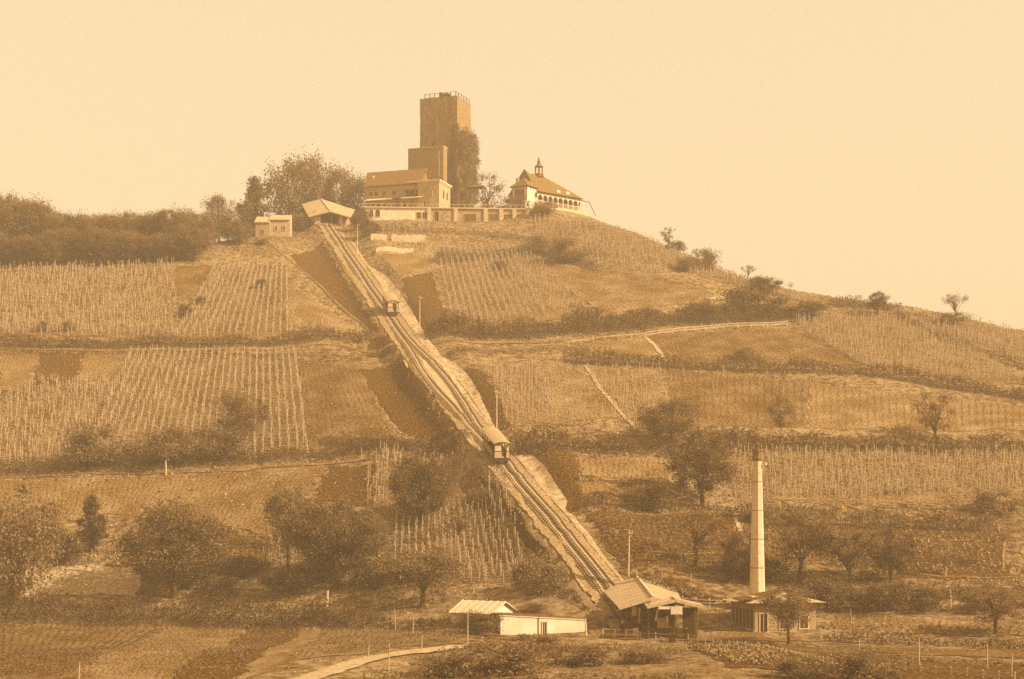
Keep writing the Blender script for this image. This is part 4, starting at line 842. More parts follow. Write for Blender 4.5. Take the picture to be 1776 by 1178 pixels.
def crown_points(shape, n, rg, clumps, tight):
    """points in clumps spread through an uneven crown; unit sized: radius 0.5, height 1"""
    C = []
    while len(C) < clumps:
        p = rg.uniform(-1, 1, 3); 
        if (p ** 2).sum() > 1 or (p ** 2).sum() < .10: continue
        z = (p[2] + 1) / 2
        if shape == 'round': r = .5
        elif shape == 'cone': r = .5 * (1.05 - z) ** .8 + .03
        elif shape == 'umbrella': z = .45 + .55 * z; r = .5 * (1.25 - abs(z - .65))
        elif shape == 'spread': z = z ** .8; r = .52 * (.6 + .5 * z)
        else: r = .5
        C.append((p[0] * r, p[1] * r, z))
    C = np.array(C); w = rg.uniform(.4, 1.6, clumps); idx = rg.choice(clumps, n, p=w / w.sum()); s = tight * rg.uniform(.5, 1.5, clumps)
    return C[idx] + rg.normal(size=(n, 3)) * s[idx][:, None], C
def make_tree(shape, trunk_frac, leafm, n, clumps, tight, seed, leaf=.26, hgt=6, wid=5, name='tree', bark=None, limbs=9):
    """one source tree of real size: hgt metres tall, wid metres across; trunk with limbs, crown of leaf-sized faces"""
    rg = np.random.default_rng(seed); P, C = crown_points(shape, n, rg, clumps, tight); ct = hgt * trunk_frac; chh = hgt - ct
    P = P * np.array([wid, wid, chh]) + np.array([0, 0, ct]); C = C * np.array([wid, wid, chh]) + np.array([0, 0, ct]); P = P[P[:, 2] > max(.15, ct * .6)]
    r = bpy.data.objects.new(name, None); COL.objects.link(r)
    if name != 'bush':
        mb = MB(); k = .022 * hgt + .05; top = ct + chh * .55
        pts = [(rg.normal() * .04 * i, rg.normal() * .04 * i, top * t - .4 * (t == 0)) for i, t in enumerate((0, .12, .3, .5, .75, 1))]
        mb.tube(pts, [k * 1.35, k, k * .9, k * .7, k * .5, k * .2], 7); kids = C[rg.permutation(len(C))[:limbs * 2]]
        for i, c in enumerate(kids):
            t = float(np.clip(ct / top + .35 * rg.random(), .2, .9)); b = np.array([np.interp(t, (0, .12, .3, .5, .75, 1), [q[j] for q in pts]) for j in range(3)]); c = b + (c - b) * .95; m_ = (b + c) / 2 + np.array([0, 0, .08 * chh])
            mb.tube([b, m_, c], [k * .42, k * .24, .02], 5, cap=False)
        mb.build('trunk', bark or BARK, r)
    quads_mesh('crown' if name != 'bush' else 'foliage', leaf_quads(P, leaf, rg), leafm, parent=r)
    r['h'] = float(np.percentile(P[:, 2], 98.5)); r['w'] = float(np.percentile(np.hypot(P[:, 0], P[:, 1]), 93) * 2); KIDS[r.name] = list(r.children); return r
SRC = {}; BIG = ('round1', 'round2', 'round3', 'dark', 'wood1', 'wood2', 'light', 'cone')
def src(key):
    if key in SRC: return SRC[key]
    a = {'round1': ('round', .28, L_DK, 4200, 60, .055, 1), 'round2': ('round', .25, L_MD, 3600, 46, .06, 2), 'round3': ('spread', .3, L_MD, 2600, 40, .06, 3), 'dark': ('round', .22, L_DK, 5200, 70, .06, 4),
         'cone': ('cone', .10, L_DK, 2600, 46, .04, 5), 'airy': ('spread', .25, L_MD, 1100, 34, .04, 6), 'umbrella': ('umbrella', .2, L_DK, 900, 22, .05, 7), 'wood1': ('round', .15, L_FAR, 3400, 60, .06, 8),
         'wood2': ('spread', .15, L_FAR, 3000, 54, .055, 9), 'tall': ('round', .42, L_MD, 1700, 36, .055, 10), 'light': ('round', .18, L_LT, 3600, 52, .065, 11), 'thin': ('spread', .3, L_LT, 700, 24, .045, 12)}
    b = {'bush1': (L_DK, 1500, 26, .10, 21), 'bush2': (L_MD, 1500, 24, .10, 22), 'bush3': (L_LT, 1500, 22, .11, 23)}
    if key in a: s = a[key]; SRC[key] = make_tree(s[0], s[1] * .8, s[2], int(s[3] * (3.2 if key in BIG else 1.6)), int(s[4] * (1.6 if key in BIG else 1.2)), s[5] * (1.1 if key in BIG else 1.3), s[6], leaf=.21 if key in BIG else .17, hgt=10 if key in BIG else 6, wid=(9 if key in BIG else 5.4) if s[0] != 'cone' else 4.5, bark=BARKL if key in ('tall', 'thin') else BARK)
    else: s = b[key]; SRC[key] = make_tree('round', 0.0, s[0], int(s[1] * 3), int(s[2] * 1.5), s[3], s[4], leaf=.19, hgt=3.4, wid=5, name='bush')
    return SRC[key]
USED = set()
def plant(key, px, py, wpx, hpx, label, cat='tree', group=None, Y=None, top=None):
    s = src(key)
    if Y is None: p = G(px, py)
    else: x = (px - CX) / F * Y; p = Vector((x, Y, hz(x, Y)))
    if top is not None: hpx = YH - (p.z - CZ) * F / p.y - top
    k = p.y / F; sx = wpx * k / s['w']; sz = hpx * k / s['h']; rz = rnd.uniform(0, 6.28)
    if s.name not in USED: USED.add(s.name); r = s; r.location = p; r.rotation_euler = (0, 0, rz); r.scale = (sx, sx, sz)
    else: r = copy_tree(s, p, rz, (sx, sx, sz))
    r['label'] = label; r['category'] = cat
    if group: r['group'] = group
    elif 'group' in r: del r['group']
    return r
T = [
 ('light',18,1060,170,212,'big pale bushy tree at the left edge above the foreground field'),
 ('dark',300,1036,180,155,'big dark round tree left of centre, above the dark hedge'),
 ('cone',160,958,52,95,'small dark conifer above three bean poles'),
 ('round3',500,1000,85,155,'tall dark feathery tree left of the near vineyard'),
 ('round1',585,1020,150,145,'broad dark tree standing in front of the feathery one, left of the vineyard'),
 ('round2',632,985,90,92,'mid brown tree between the dark tree and the vineyard'),
 ('dark',728,912,108,118,'dark rounded tree inside the near vineyard left of the lower car'),
 ('airy',795,935,55,50,'little loose tree in the vineyard right of the dark rounded tree'),
 ('round3',733,1053,150,98,'spreading orchard tree with a pale trunk, above the storage shed'),
 ('round2',415,768,90,85,'light brown tree standing in the striped vineyard on the left'),
 ('round2',1165,772,110,78,'round tree at the left end of the dark hedge, right of the track'),
 ('round1',1218,880,125,128,'large round tree left of the chimney top'),
 ('tall',1355,776,54,92,'lone slender tree with a bare pale trunk above the chimney'),
 ('airy',1625,770,85,88,'spiky tree breaking the hedge on the right slope'),
 ('round3',1388,1012,125,125,'orchard tree with forked trunk right of the chimney'),
 ('round3',1475,1018,110,98,'second orchard tree right of the chimney, darker, above the scrub'),
 ('round1',1545,1010,95,90,'dark orchard tree at the right of the three near the chimney'),
 ('airy',1205,985,100,100,'loose tree on the slope behind the lower station'),
 ('round2',1292,1010,80,90,'tree directly left of the chimney shaft'),
 ('round3',1368,1118,96,92,'tree in front of the boiler house hiding its wall'),
 ('round3',1727,1100,115,78,'low spreading tree at the right edge above the light field'),
 ('thin',1738,985,85,105,'thin orchard tree at the right edge, mid slope'),
 ('thin',1460,1060,48,50,'bare leaning sapling above the light field'),
 ('thin',1640,1000,70,60,'small sapling among scrub right of the orchard trees'),
 ('airy',1160,420,30,36,'lone airy tree on the skyline of the right ridge'),
 ('umbrella',1210,440,26,20,'small flat topped tree below the airy skyline tree'),
 ('umbrella',1185,432,16,14,'tiny tree left of the small flat topped one on the ridge'),
 ('umbrella',1297,484,28,23,'small umbrella shaped tree on the ridge, middle right'),
 ('thin',1371,500,10,14,'tiny sapling on the ridge right of the umbrella tree'),
 ('round1',1522,546,36,38,'round dark tree on the skyline at the right'),
 ('umbrella',1658,550,48,40,'flat crowned skyline tree near the right frame edge'),
 ('airy',845,362,52,62,'loose tree standing right of the tower foot'),
 ('round2',560,1010,60,70,'small tree in front of the feathery one, half hidden'),
 ('wood1',380,408,64,78,'loose crowned tree on the ridge left of the sheds'),
 ('cone',440,400,62,95,'dark pointed tree on the ridge directly above the left shed'),
 ('wood2',505,378,95,98,'large airy tree behind the sheds'),
 ('wood1',540,374,80,98,'tall tree behind the upper station, left one'),
 ('wood2',590,372,75,80,'tall tree behind the upper station, right one'),
 ('wood1',622,368,50,56,'tree squeezed between the upper station and the inn'),
]
BEHIND = {('wood2',505): (409, 281), ('wood1',540): (412, 277), ('wood2',590): (412, 292), ('wood1',622): (414, 312), ('airy',845): (409, 302), ('cone',440): (392, 312)}
for t in T:
    bh_ = BEHIND.get((t[0], t[1])); plant(*t[:5], t[5], Y=bh_[0], top=bh_[1]) if bh_ else plant(*t[:5], t[5])
PIC = {'wood1': 0, 'wood2': 1}
k = 0
GWD = 'trees of the wood on the left ridge'
for px, top in list(zip(range(-20, 360, 17), [340,334,338,342,352,350,358,366,372,372,374,376,374,372,370,378,384,380,376,374,378,382,380])):
    py = 455 - px * .05 + rnd.uniform(-6, 6); plant(('wood1', 'wood2')[k % 2], px, None, rnd.uniform(55, 85), 452 - top - 12, 'tree of the dense wood along the left ridge', group=GWD, Y=rnd.uniform(347, 356)); k += 1
for px in range(-25, 340, 19):
    plant(('wood2', 'wood1')[k % 2], px, 462 - max(0, px) * .03 + rnd.uniform(-4, 4), rnd.uniform(50, 70), rnd.uniform(42, 62), 'tree of the dense wood along the left ridge', group=GWD); k += 1
for px, py, h in ((395,420,44),(415,424,40),(352,415,34),(338,418,40)):
    plant('wood1', px, py, 48, h, 'tree of the dense wood along the left ridge', group=GWD); k += 1
Bs = [('bush1',835,1100,84,36,'dark bush at the left end of the white cellar wall'),('bush2',905,1112,40,12,'low weeds against the foot of the cellar wall'),
 ('bush1',120,975,75,52,'dark bush left of the conifer'),('bush1',65,975,80,60,'bush under the pale tree at the left edge'),('bush2',170,806,110,66,'wide bush below the leftmost vineyard'),('bush2',290,802,110,60,'wide bush between the two vineyard plots on the left'),
 ('bush2',385,796,90,52,'bush under the light brown tree in the striped vineyard'),('bush3',940,1030,85,62,'round pale garden bush at the foot of the track'),('bush1',900,1022,30,45,'dark narrow bush beside the pale garden bush'),
 ('bush1',1132,885,70,46,'dark bush right of the track, below the plots'),('bush2',985,455,66,42,'bush on the slope below the hilltop terrace'),('bush2',930,440,60,30,'bush left of the rounder one below the terrace'),
 ('bush2',868,468,24,16,'small bush in the upper vineyard by the pole'),('bush1',322,550,26,22,'small dark bush alone in the upper left vineyard'),('bush1',347,528,18,14,'tiny bush above the small dark one in the vineyard'),
 ('bush2',75,575,22,18,'left of two tiny bushes at the left edge vineyard'),('bush2',118,575,22,18,'right of two tiny bushes at the left edge vineyard'),('bush1',452,500,20,16,'tiny bush in the right half of the upper left vineyard'),
 ('bush1',1170,437,36,18,'dark bush under the airy skyline tree'),('bush2',1225,468,46,34,'bush spilling down the ridge'),('bush2',1190,470,40,24,'bush left of the one spilling down the ridge'),('bush1',1328,505,56,24,'long dark bush on the ridge right of the umbrella tree'),
 ('bush1',1305,548,110,44,'biggest dark thicket bush on the right shoulder'),('bush1',1210,556,70,30,'dark thicket bush left of the biggest one'),('bush1',1400,552,70,28,'dark thicket bush right of the biggest one'),
 ('bush2',1655,560,50,18,'low bush under the flat crowned skyline tree'),('bush2',1290,625,40,22,'small bush inside the fenced ploughed field'),
 ('bush1',1275,1000,60,40,'dark bush at the base of the slope left of the chimney'),('bush1',1340,1010,60,42,'dark bush right behind the chimney'),('bush1',1420,1058,110,52,'dark scrub bush behind the boiler house'),('bush1',1530,1062,110,50,'dark scrub bush in the hollow right of the boiler house'),
 ('bush1',1610,1062,80,42,'dark scrub bush right of the hollow'),('bush1',1690,1062,60,36,'dark scrub bush near the spreading tree'),('bush2',1500,1178,130,50,'bush at the bottom edge below the garden fence'),('bush2',1390,1175,100,36,'bush at the bottom edge left of the garden fence end'),
 ('bush2',860,1170,160,55,'broad bush at the bottom centre'),('bush2',1000,1155,120,36,'bush in front of the cellar, centre'),('bush2',760,1172,110,34,'bush right of the road at the bottom'),('bush3',1120,1148,120,28,'pale low bush below the short white fence'),
 ('bush2',940,1128,90,26,'bush directly before the cellar door'),('bush2',1730,890,90,40,'bush at the right edge below the vineyard'),('bush3',1320,905,60,26,'pale bush behind the chimney shaft'),
 ('bush1',500,1030,90,44,'dark bush below the feathery tree'),('bush1',660,1020,100,48,'dark bush at the foot of the near vineyard'),('bush1',430,1000,90,34,'dark bush right of the big round tree'),('bush2',380,1040,60,40,'bush tucked under the big dark round tree'),
 ('bush2',855,365,90,22,'shrubs on the terrace right of the tower'),('bush2',800,362,50,18,'shrubs on the terrace at the tower foot'),('bush2',890,362,56,28,'shrub below the half timbered pavilion'),('bush2',945,372,50,22,'shrub under the arcaded veranda'),
 ('bush1',640,410,40,28,'dark bush right of the top pole'),('bush2',455,424,26,10,'low bush in front of the left small shed'),('bush2',520,400,40,30,'bush left of the upper station pier'),('bush1',625,400,36,34,'dark bush beside the right pier of the upper station'),
 ('bush2',830,880,50,30,'small bush in the vineyard near the track'),('bush2',925,1062,50,16,'bush behind the ridge of the storage shed'),
]
for t in Bs: plant(*t[:5], t[5], cat='bush')

# ivy on the tower
rg = np.random.default_rng(31); n = 9000; P = []
for _ in range(420):
    t = rg.random(); z = 3 + 25.5 * t; u = rg.uniform(0, 1); s = rg.uniform(.3, .9)
    if u < .38: c = (-3.4 * rg.random() ** 1.2 * (1.15 - .9 * t), -.15, z)
    else: c = (.4 + 1.2 * rg.random() + .9 * math.sin(t * 3), d_ * (u - .38) / .62, z - 1.5 * rg.random())
    P.append(np.array(c) + rg.normal(size=(90, 3)) * np.array([.35, s, s]) )
P = np.vstack(P); P = P[(P[:, 1] < .05) | (P[:, 0] > -.1)]; P = P[P[:, 2] < 29.6]
ivy = thing('ivy', (kx, YT, b0z + 3.6), 'dark ivy climbing the right corner of the castle tower', 'ivy', R(-20)); quads_mesh('ivy_leaves', leaf_quads(P, .26, rg), leafmat('ivy_leaf', .22, .4), parent=ivy)

# ------------------------------------------------------------------ hedges and scrub strips
HEDGE = leafmat('hedge_leaves', .17, .6, .5)
def hedge(pts, hpx, dpt, label, dens_=34, m=None, leaf=.21, name='hedge', cat='hedge'):
    pl = dens(np.array([list(G(*p)) for p in pts]), 1.0, 5); P = []; rg = np.random.default_rng(abs(hash(label[:9])) % 1000 if False else len(label) * 7 + int(pts[0][0]))
    o = pl[0].copy()
    for i in range(len(pl)):
        k = pl[i, 1] / F; h = hpx * k * (1 + .35 * math.sin(i * .35) * math.sin(i * .13 + 1)) * rg.uniform(.75, 1.2); nn = int(1.5 * dens_ * max(.6, h) * dpt / 1.5)
        c = rg.uniform(-dpt / 2, dpt / 2, nn); zz_ = h * rg.random(nn) ** .8; sh2 = np.sqrt(np.clip(1 - (zz_ / (h + .01)) ** 2, .08, 1)); x = pl[i, 0] + rg.uniform(-.8, .8, nn); y = pl[i, 1] + c * sh2
        P.append(np.stack([x, y, H(x, y) + zz_ * (1 - .5 * np.abs(c / dpt * 2) ** 2)], -1))
    P = np.vstack(P) - o; r = thing(name, o, label, cat); quads_mesh('foliage', leaf_quads(P, leaf, rg), m or HEDGE, parent=r); return r
hedge([(-20,600),(120,602),(300,600),(480,598),(640,592)], 17, 3.5, 'long dark hedge under the upper left vineyards', 30)
hedge([(-20,614),(300,612),(520,618),(640,626)], 6, 1.5, 'thin dark strip of scrub just below the left hillside path', 26)
hedge([(745,586),(900,584),(1050,573),(1200,560),(1370,552)], 30, 6, 'thick dark thicket across the slope right of the track', 26)
hedge([(770,622),(860,612),(980,606)], 8, 2.5, 'low scrub below the path right of the track', 26, m=L_MD)
hedge([(985,628),(1130,636),(1300,645),(1500,650),(1640,672),(1800,696)], 22, 3.5, 'long dark hedge below the fenced field on the right', 30)
hedge([(-20,822),(150,815),(300,806),(430,800),(560,792),(700,778),(810,768)], 20, 3.0, 'long dark hedge crossing the left slope below the striped vineyard', 30)
hedge([(890,784),(960,778),(1100,782),(1180,780)], 28, 4, 'dark hedge just right of the lower car', 28)
hedge([(1240,778),(1400,778),(1500,780),(1640,782),(1800,782)], 30, 4, 'dark hedge between the big field and the right vineyard', 28)
hedge([(1010,886),(1080,884),(1150,884),(1270,888)], 12, 2.5, 'dark strip of scrub left of the chimney', 26)
hedge([(1270,902),(1360,898),(1450,898)], 24, 3, 'short dark hedge behind the chimney', 30)
hedge([(1462,916),(1590,918)], 26, 2.0, 'clipped lighter hedge under the right vineyard', 50, m=L_MD); hedge([(1595,918),(1722,918)], 26, 2.0, 'clipped darker hedge under the right vineyard', 50)
hedge([(-20,1072),(120,1074),(300,1076),(480,1080),(560,1082)], 38, 5, 'deep dark hedge along the top of the foreground fields', 22)
hedge([(545,1080),(640,1086),(760,1092),(860,1090)], 20, 3.5, 'lower scrubby hedge from the road bend to the cellar', 26)
hedge([(1440,1112),(1560,1116),(1660,1120),(1800,1128)], 16, 2.2, 'dark low hedge in front of the light field', 32)
hedge([(1330,1140),(1480,1146),(1640,1150),(1800,1156)], 8, 2.0, 'thin dark hedge row in the right foreground', 26)
hedge([(750,455),(840,448),(940,440),(1040,470)], 14, 5, 'rough scrub below the hilltop terrace', 20, m=L_MD)
hedge([(640,400),(740,402),(840,408),(930,418)], 8, 4, 'ragged scrub at the foot of the terrace wall', 22, m=L_LT)
hedge([(1375,572),(1430,600),(1500,636)], 8, 1.5, 'dark furrow of scrub left of the right hand vineyard', 24, m=L_MD); hedge([(1550,545),(1650,592),(1800,648)], 9, 2, 'dark line of scrub dividing the right hand vineyards', 26)
hedge([(1440,530),(1500,532),(1560,540)], 14, 4, 'dark scrub on the skyline around the round tree', 26); hedge([(1560,545),(1640,552),(1700,562)], 6, 2, 'low scrub along the skyline at the right', 24, m=L_MD)
hedge([(640,1180),(760,1178),(900,1180),(1050,1180),(1200,1182)], 16, 3, 'tangled growth along the bottom edge, centre', 24, m=L_MD); hedge([(780,1140),(900,1136),(1040,1132),(1180,1134)], 16, 4, 'overgrown garden strip before the cellar and station', 24, m=L_MD)
hedge([(1100,1012),(1180,1030),(1260,1050)], 14, 5, 'dark scrub up the slope behind the lower station', 22); hedge([(1430,1044),(1560,1040),(1700,1034),(1800,1030)], 18, 5, 'dark scrub above the light field on the right', 22)
hedge([(400,945),(470,950),(470,960)], 10, 2.5, 'short dark strip in the plot left of the feathery tree', 30); hedge([(1008,834),(1160,836)], 6, 1.5, 'dark bed between two light plots right of the track', 26); hedge([(1010,872),(1120,866)], 9, 3, 'dark bed below the light plots right of the track', 26)
hedge([(900,1016),(960,1026),(1000,1040)], 5, 2, 'low weeds at the foot of the embankment', 26, m=L_MD)
hedge([(130,962),(90,966),(0,972)], 16, 3, 'dark hedge behind the pale tree at the left edge', 28)
hedge([(560,770),(640,772),(760,764),(815,760)], 12, 3, 'scrub between the tilled plot and the embankment', 26); 

# ------------------------------------------------------------------ vines on stakes
STAKE = mat('vine_stake', .52, .25, 3.0); VLEAF = leafmat('vine_leaves', .30, .4, 1.2)
VINE = []
def bil(q, u, v): return q[0] * (1 - u) * (1 - v) + q[1] * u * (1 - v) + q[2] * u * v + q[3] * (1 - u) * v
def rows(corn, rs=1.35, ps=1.2, jit=.12, miss=.08, hmin=1.2, hmax=1.8, near=False):
    q = [np.array(G(*p)[:2]) for p in corn]; w = (np.linalg.norm(q[1] - q[0]) + np.linalg.norm(q[2] - q[3])) / 2; h = (np.linalg.norm(q[3] - q[0]) + np.linalg.norm(q[2] - q[1])) / 2
    nu = int(w / (rs * .92)); nv = int(h / (ps * .66)); out = []
    for i in range(nu + 1):
        for j in range(nv + 1):
            if rnd.random() < miss: continue
            p = bil(q, i / nu, j / nv); x = p[0] + rnd.gauss(0, jit); y = p[1] + rnd.gauss(0, jit * 1.6); out.append((x, y, rnd.uniform(hmin, hmax)))
    return out
far = []
for a in (([(0,470),(298,454),(300,586),(0,578)], 1.3, 1.5, .45), ([(376,463),(497,463),(499,582),(306,586)], 1.25, 1.2, .1), ([(302,412),(372,408),(368,450),(285,452)], 1.3, 1.3, .3), ([(505,566),(622,574),(622,582),(505,584)], 1.4, 1.4, .2),
          ([(230,613),(511,614),(531,783),(154,788)], 1.32, 1.15, .1), ([(0,686),(203,668),(148,790),(0,804)], 1.35, 1.3, .3), ([(72,660),(215,664),(205,680),(30,684)], 1.4, 1.3, .3),
          ([(759,430),(880,432),(945,552),(787,560)], 1.35, 1.2, .12), ([(885,434),(905,432),(1034,548),(948,552)], 1.6, 1.6, .4),
          ([(928,378),(1140,424),(1165,464),(934,428)], 1.5, 1.3, .3), ([(1140,427),(1310,497),(1415,527),(1165,467)], 1.5, 1.4, .35), ([(930,432),(1150,468),(1150,478),(960,450)], 1.6, 1.5, .4),
          ([(1374,556),(1555,542),(1790,666),(1500,634)], 1.45, 1.3, .3), ([(1590,546),(1790,582),(1790,636),(1672,592)], 1.45, 1.3, .3),
          ([(840,634),(930,638),(960,732),(886,735)], 1.2, 1.3, .35), ([(935,640),(1000,641),(1072,722),(965,731)], 2.2, 1.9, .4), ([(1016,642),(1138,643),(1128,742),(1100,742)], 1.6, 1.5, .4),
          ([(1247,784),(1790,790),(1790,850),(1265,868)], 1.3, 1.1, .3), ([(652,786),(800,790),(800,812),(652,812)], 1.1, 1.2, .3), ([(640,815),(672,812),(665,880),(640,878)], 1.3, 1.3, .3), ([(468,930),(535,935),(535,1000),(468,1000)], 1.3, 1.3, .3),
          ([(650,392),(740,394),(740,404),(650,404)], 1.8, 1.2, .4), ([(650,420),(740,422),(740,432),(650,430)], 1.6, 1.2, .4), ([(1160,645),(1400,665),(1400,690),(1160,680)], 5, 4, 1.2)):
    far += rows(*a)
nearv = rows([(690,880),(868,832),(915,1008),(680,1012)], .95, 1.2, .12, .06, 1.5, 2.1)
rnd.shuffle(nearv); far += nearv[300:]; nearv = nearv[:300]
print('vines', len(far), len(nearv))
rg = np.random.default_rng(5)
# far vines: one stake and a ragged column of leaves each
A = np.array(far); zb = H(A[:, 0], A[:, 1]); n = len(A); Q = []; MI = []
wst = .035
lean = rg.normal(0, .06, (n, 2))
for dx0, dy0, dx1, dy1 in ((-1, -1, 1, -1), (1, -1, 1, 1), (1, 1, -1, 1), (-1, 1, -1, -1)):
    b = np.stack([A[:, 0], A[:, 1], zb - .1], -1); t = np.stack([A[:, 0] + lean[:, 0], A[:, 1] + lean[:, 1], zb + A[:, 2]], -1)
    Q.append(np.stack([b + [dx0 * wst, dy0 * wst, 0], b + [dx1 * wst, dy1 * wst, 0], t + [dx1 * wst, dy1 * wst, 0], t + [dx0 * wst, dy0 * wst, 0]], 1)); MI.append(np.zeros(n))
k = 9; rep = np.repeat(np.arange(n), k); hh2 = rg.uniform(.08, .95, n * k); P = np.stack([A[rep, 0], A[rep, 1], zb[rep] + A[rep, 2] * hh2], -1) + rg.normal(size=(n * k, 3)) * np.array([.17, .2, .06])
Q.append(leaf_quads(P, .2, rg)); MI.append(np.ones(n * k))
vs_ = quads_mesh('vineyard_vines', np.vstack(Q), [STAKE, VLEAF], np.concatenate(MI)); tag(vs_, kind='stuff')
# near vines, each its own
protos = []
for s in range(4):
    r = bpy.data.objects.new('grapevine', None); COL.objects.link(r); mb = MB(); h = 1.8; a, b = rnd.uniform(-.08, .08), rnd.uniform(-.08, .08)
    mb.tube([(0, 0, -.15), (a, b, h)], [.045, .035], 5); mb.build('stake', mat('stake_silvered', .54, .2, 3.0), r)
    m_ = 26; P = np.stack([rg.normal(0, .16, m_), rg.normal(0, .16, m_), rg.uniform(.1, 1.65, m_)], -1); quads_mesh('foliage', leaf_quads(P, .19, rg), VLEAF, parent=r)
    KIDS[r.name] = list(r.children); protos.append(r)
LV = 'pale staked grapevine in the near vineyard just left of the lower part of the track'
for i, (x, y, h) in enumerate(nearv[:300]):
    s = protos[i % 4]; loc = (x, y, hz(x, y)); sc = (1, 1, h / 1.8)
    if i < 4: r = s; r.location = loc; r.scale = sc
    else: r = copy_tree(s, loc, rnd.uniform(0, 6.28), sc)
    r['label'] = LV; r['category'] = 'grapevine'; r['group'] = 'grapevines of the near vineyard'

# ------------------------------------------------------------------ grass, weeds and crops
def tufts(n, m1, m2, name, box, size=(.14, .34), region=None):
    x = nrg.uniform(box[0], box[1], n); y = np.sqrt(nrg.uniform(box[2] ** 2, box[3] ** 2, n)); x = x * y / 400
    # keep the line and the station clear
    d = np.full(n, 1e9)
    for kk in range(0, len(TL), 3): d = np.minimum(d, (x - TL[kk, 0]) ** 2 + (y - TL[kk, 1]) ** 2)
    inq = np.zeros(n, bool)
    for q4 in OPENQ:
        a = np.ones(n, bool); b_ = np.ones(n, bool)
        for e in range(4):
            x0, y0 = q4[e]; x1, y1 = q4[(e + 1) % 4]; c_ = (x1 - x0) * (y - y0) - (y1 - y0) * (x - x0); a &= c_ > -1.0; b_ &= c_ < 1.0
        inq |= a | b_
    d[inq & (nrg.random(n) < .8)] = 0; inq = np.zeros(n, bool)
    for q4 in VINEQ:
        a = np.ones(n, bool); b_ = np.ones(n, bool)
        for e in range(4):
            x0, y0 = q4[e]; x1, y1 = q4[(e + 1) % 4]; c_ = (x1 - x0) * (y - y0) - (y1 - y0) * (x - x0); a &= c_ > -1.0; b_ &= c_ < 1.0
        inq |= a | b_
    d[inq & (nrg.random(n) < .7)] = 0
    clump = np.sin(x * .9 + 3 * np.sin(y * .23)) + np.sin(y * .7 + 2 * np.sin(x * .31)) + nrg.normal(0, .8, n)
    kp = (d > 3.0 ** 2) & (clump > -.3) & ~((x > 9) & (x < 31) & (y > 165) & (y < 190)) & ~((x > -8) & (x < 10) & (y > 168) & (y < 182)); x = x[kp]; y = y[kp]; n = len(x)
    z = H(x, y); s = nrg.uniform(size[0], size[1], n) * np.clip(y / 300, .4, 1); P = np.stack([x, y, z + s * .35], -1); q = leaf_quads(P, 1.0, nrg, .0); c = q.mean(1, keepdims=True); q = c + (q - c) * s[:, None, None]
    o = quads_mesh(name, q, [m1, m2], (nrg.random(n) < .5).astype(int)); tag(o, kind='stuff'); return o
tufts(230000, L_TUFT, mat('dry_grass', .36, .3, 1.0), 'grass', (-160, 160, 120, 400))
tufts(22000, L_TUFT, leafmat('weeds_light', .26, .4), 'weeds', (-160, 160, 118, 205), (.12, .28))
tufts(60000, L_LT, MATS['dry_grass'], 'undergrowth', (-160, 160, 186, 246), (.25, .5))
def crop(q, rsx, rsy, size, m, name='garden_crops'):
    qq = [np.array(G(*p)[:2]) for p in q]; w = np.linalg.norm(qq[1] - qq[0]); h = np.linalg.norm(qq[3] - qq[0]); P = []
    for i in range(int(w / rsx)):
        for j in range(int(h / rsy)):
            p = bil(qq, (i + .5) / int(w / rsx), (j + .5) / int(h / rsy)) + nrg.normal(0, .08, 2); P += [(p[0] + nrg.normal(0, .12), p[1] + nrg.normal(0, .12), hz(*p) + nrg.uniform(.05, .4)) for _ in range(9)]
    o = quads_mesh(name, leaf_quads(np.array(P), size, nrg), m); tag(o, kind='stuff')
crop([(1195,1124),(1320,1120),(1440,1156),(1270,1154)], .55, .55, .22, mat('cabbage_leaf', .27, .35, 1.5)); crop([(1030,900),(1262,895),(1285,985),(1085,985)], .9, 1.0, .24, L_LT); crop([(1480,925),(1712,925),(1750,995),(1510,998)], .9, 1.0, .22, MATS['dry_grass'])

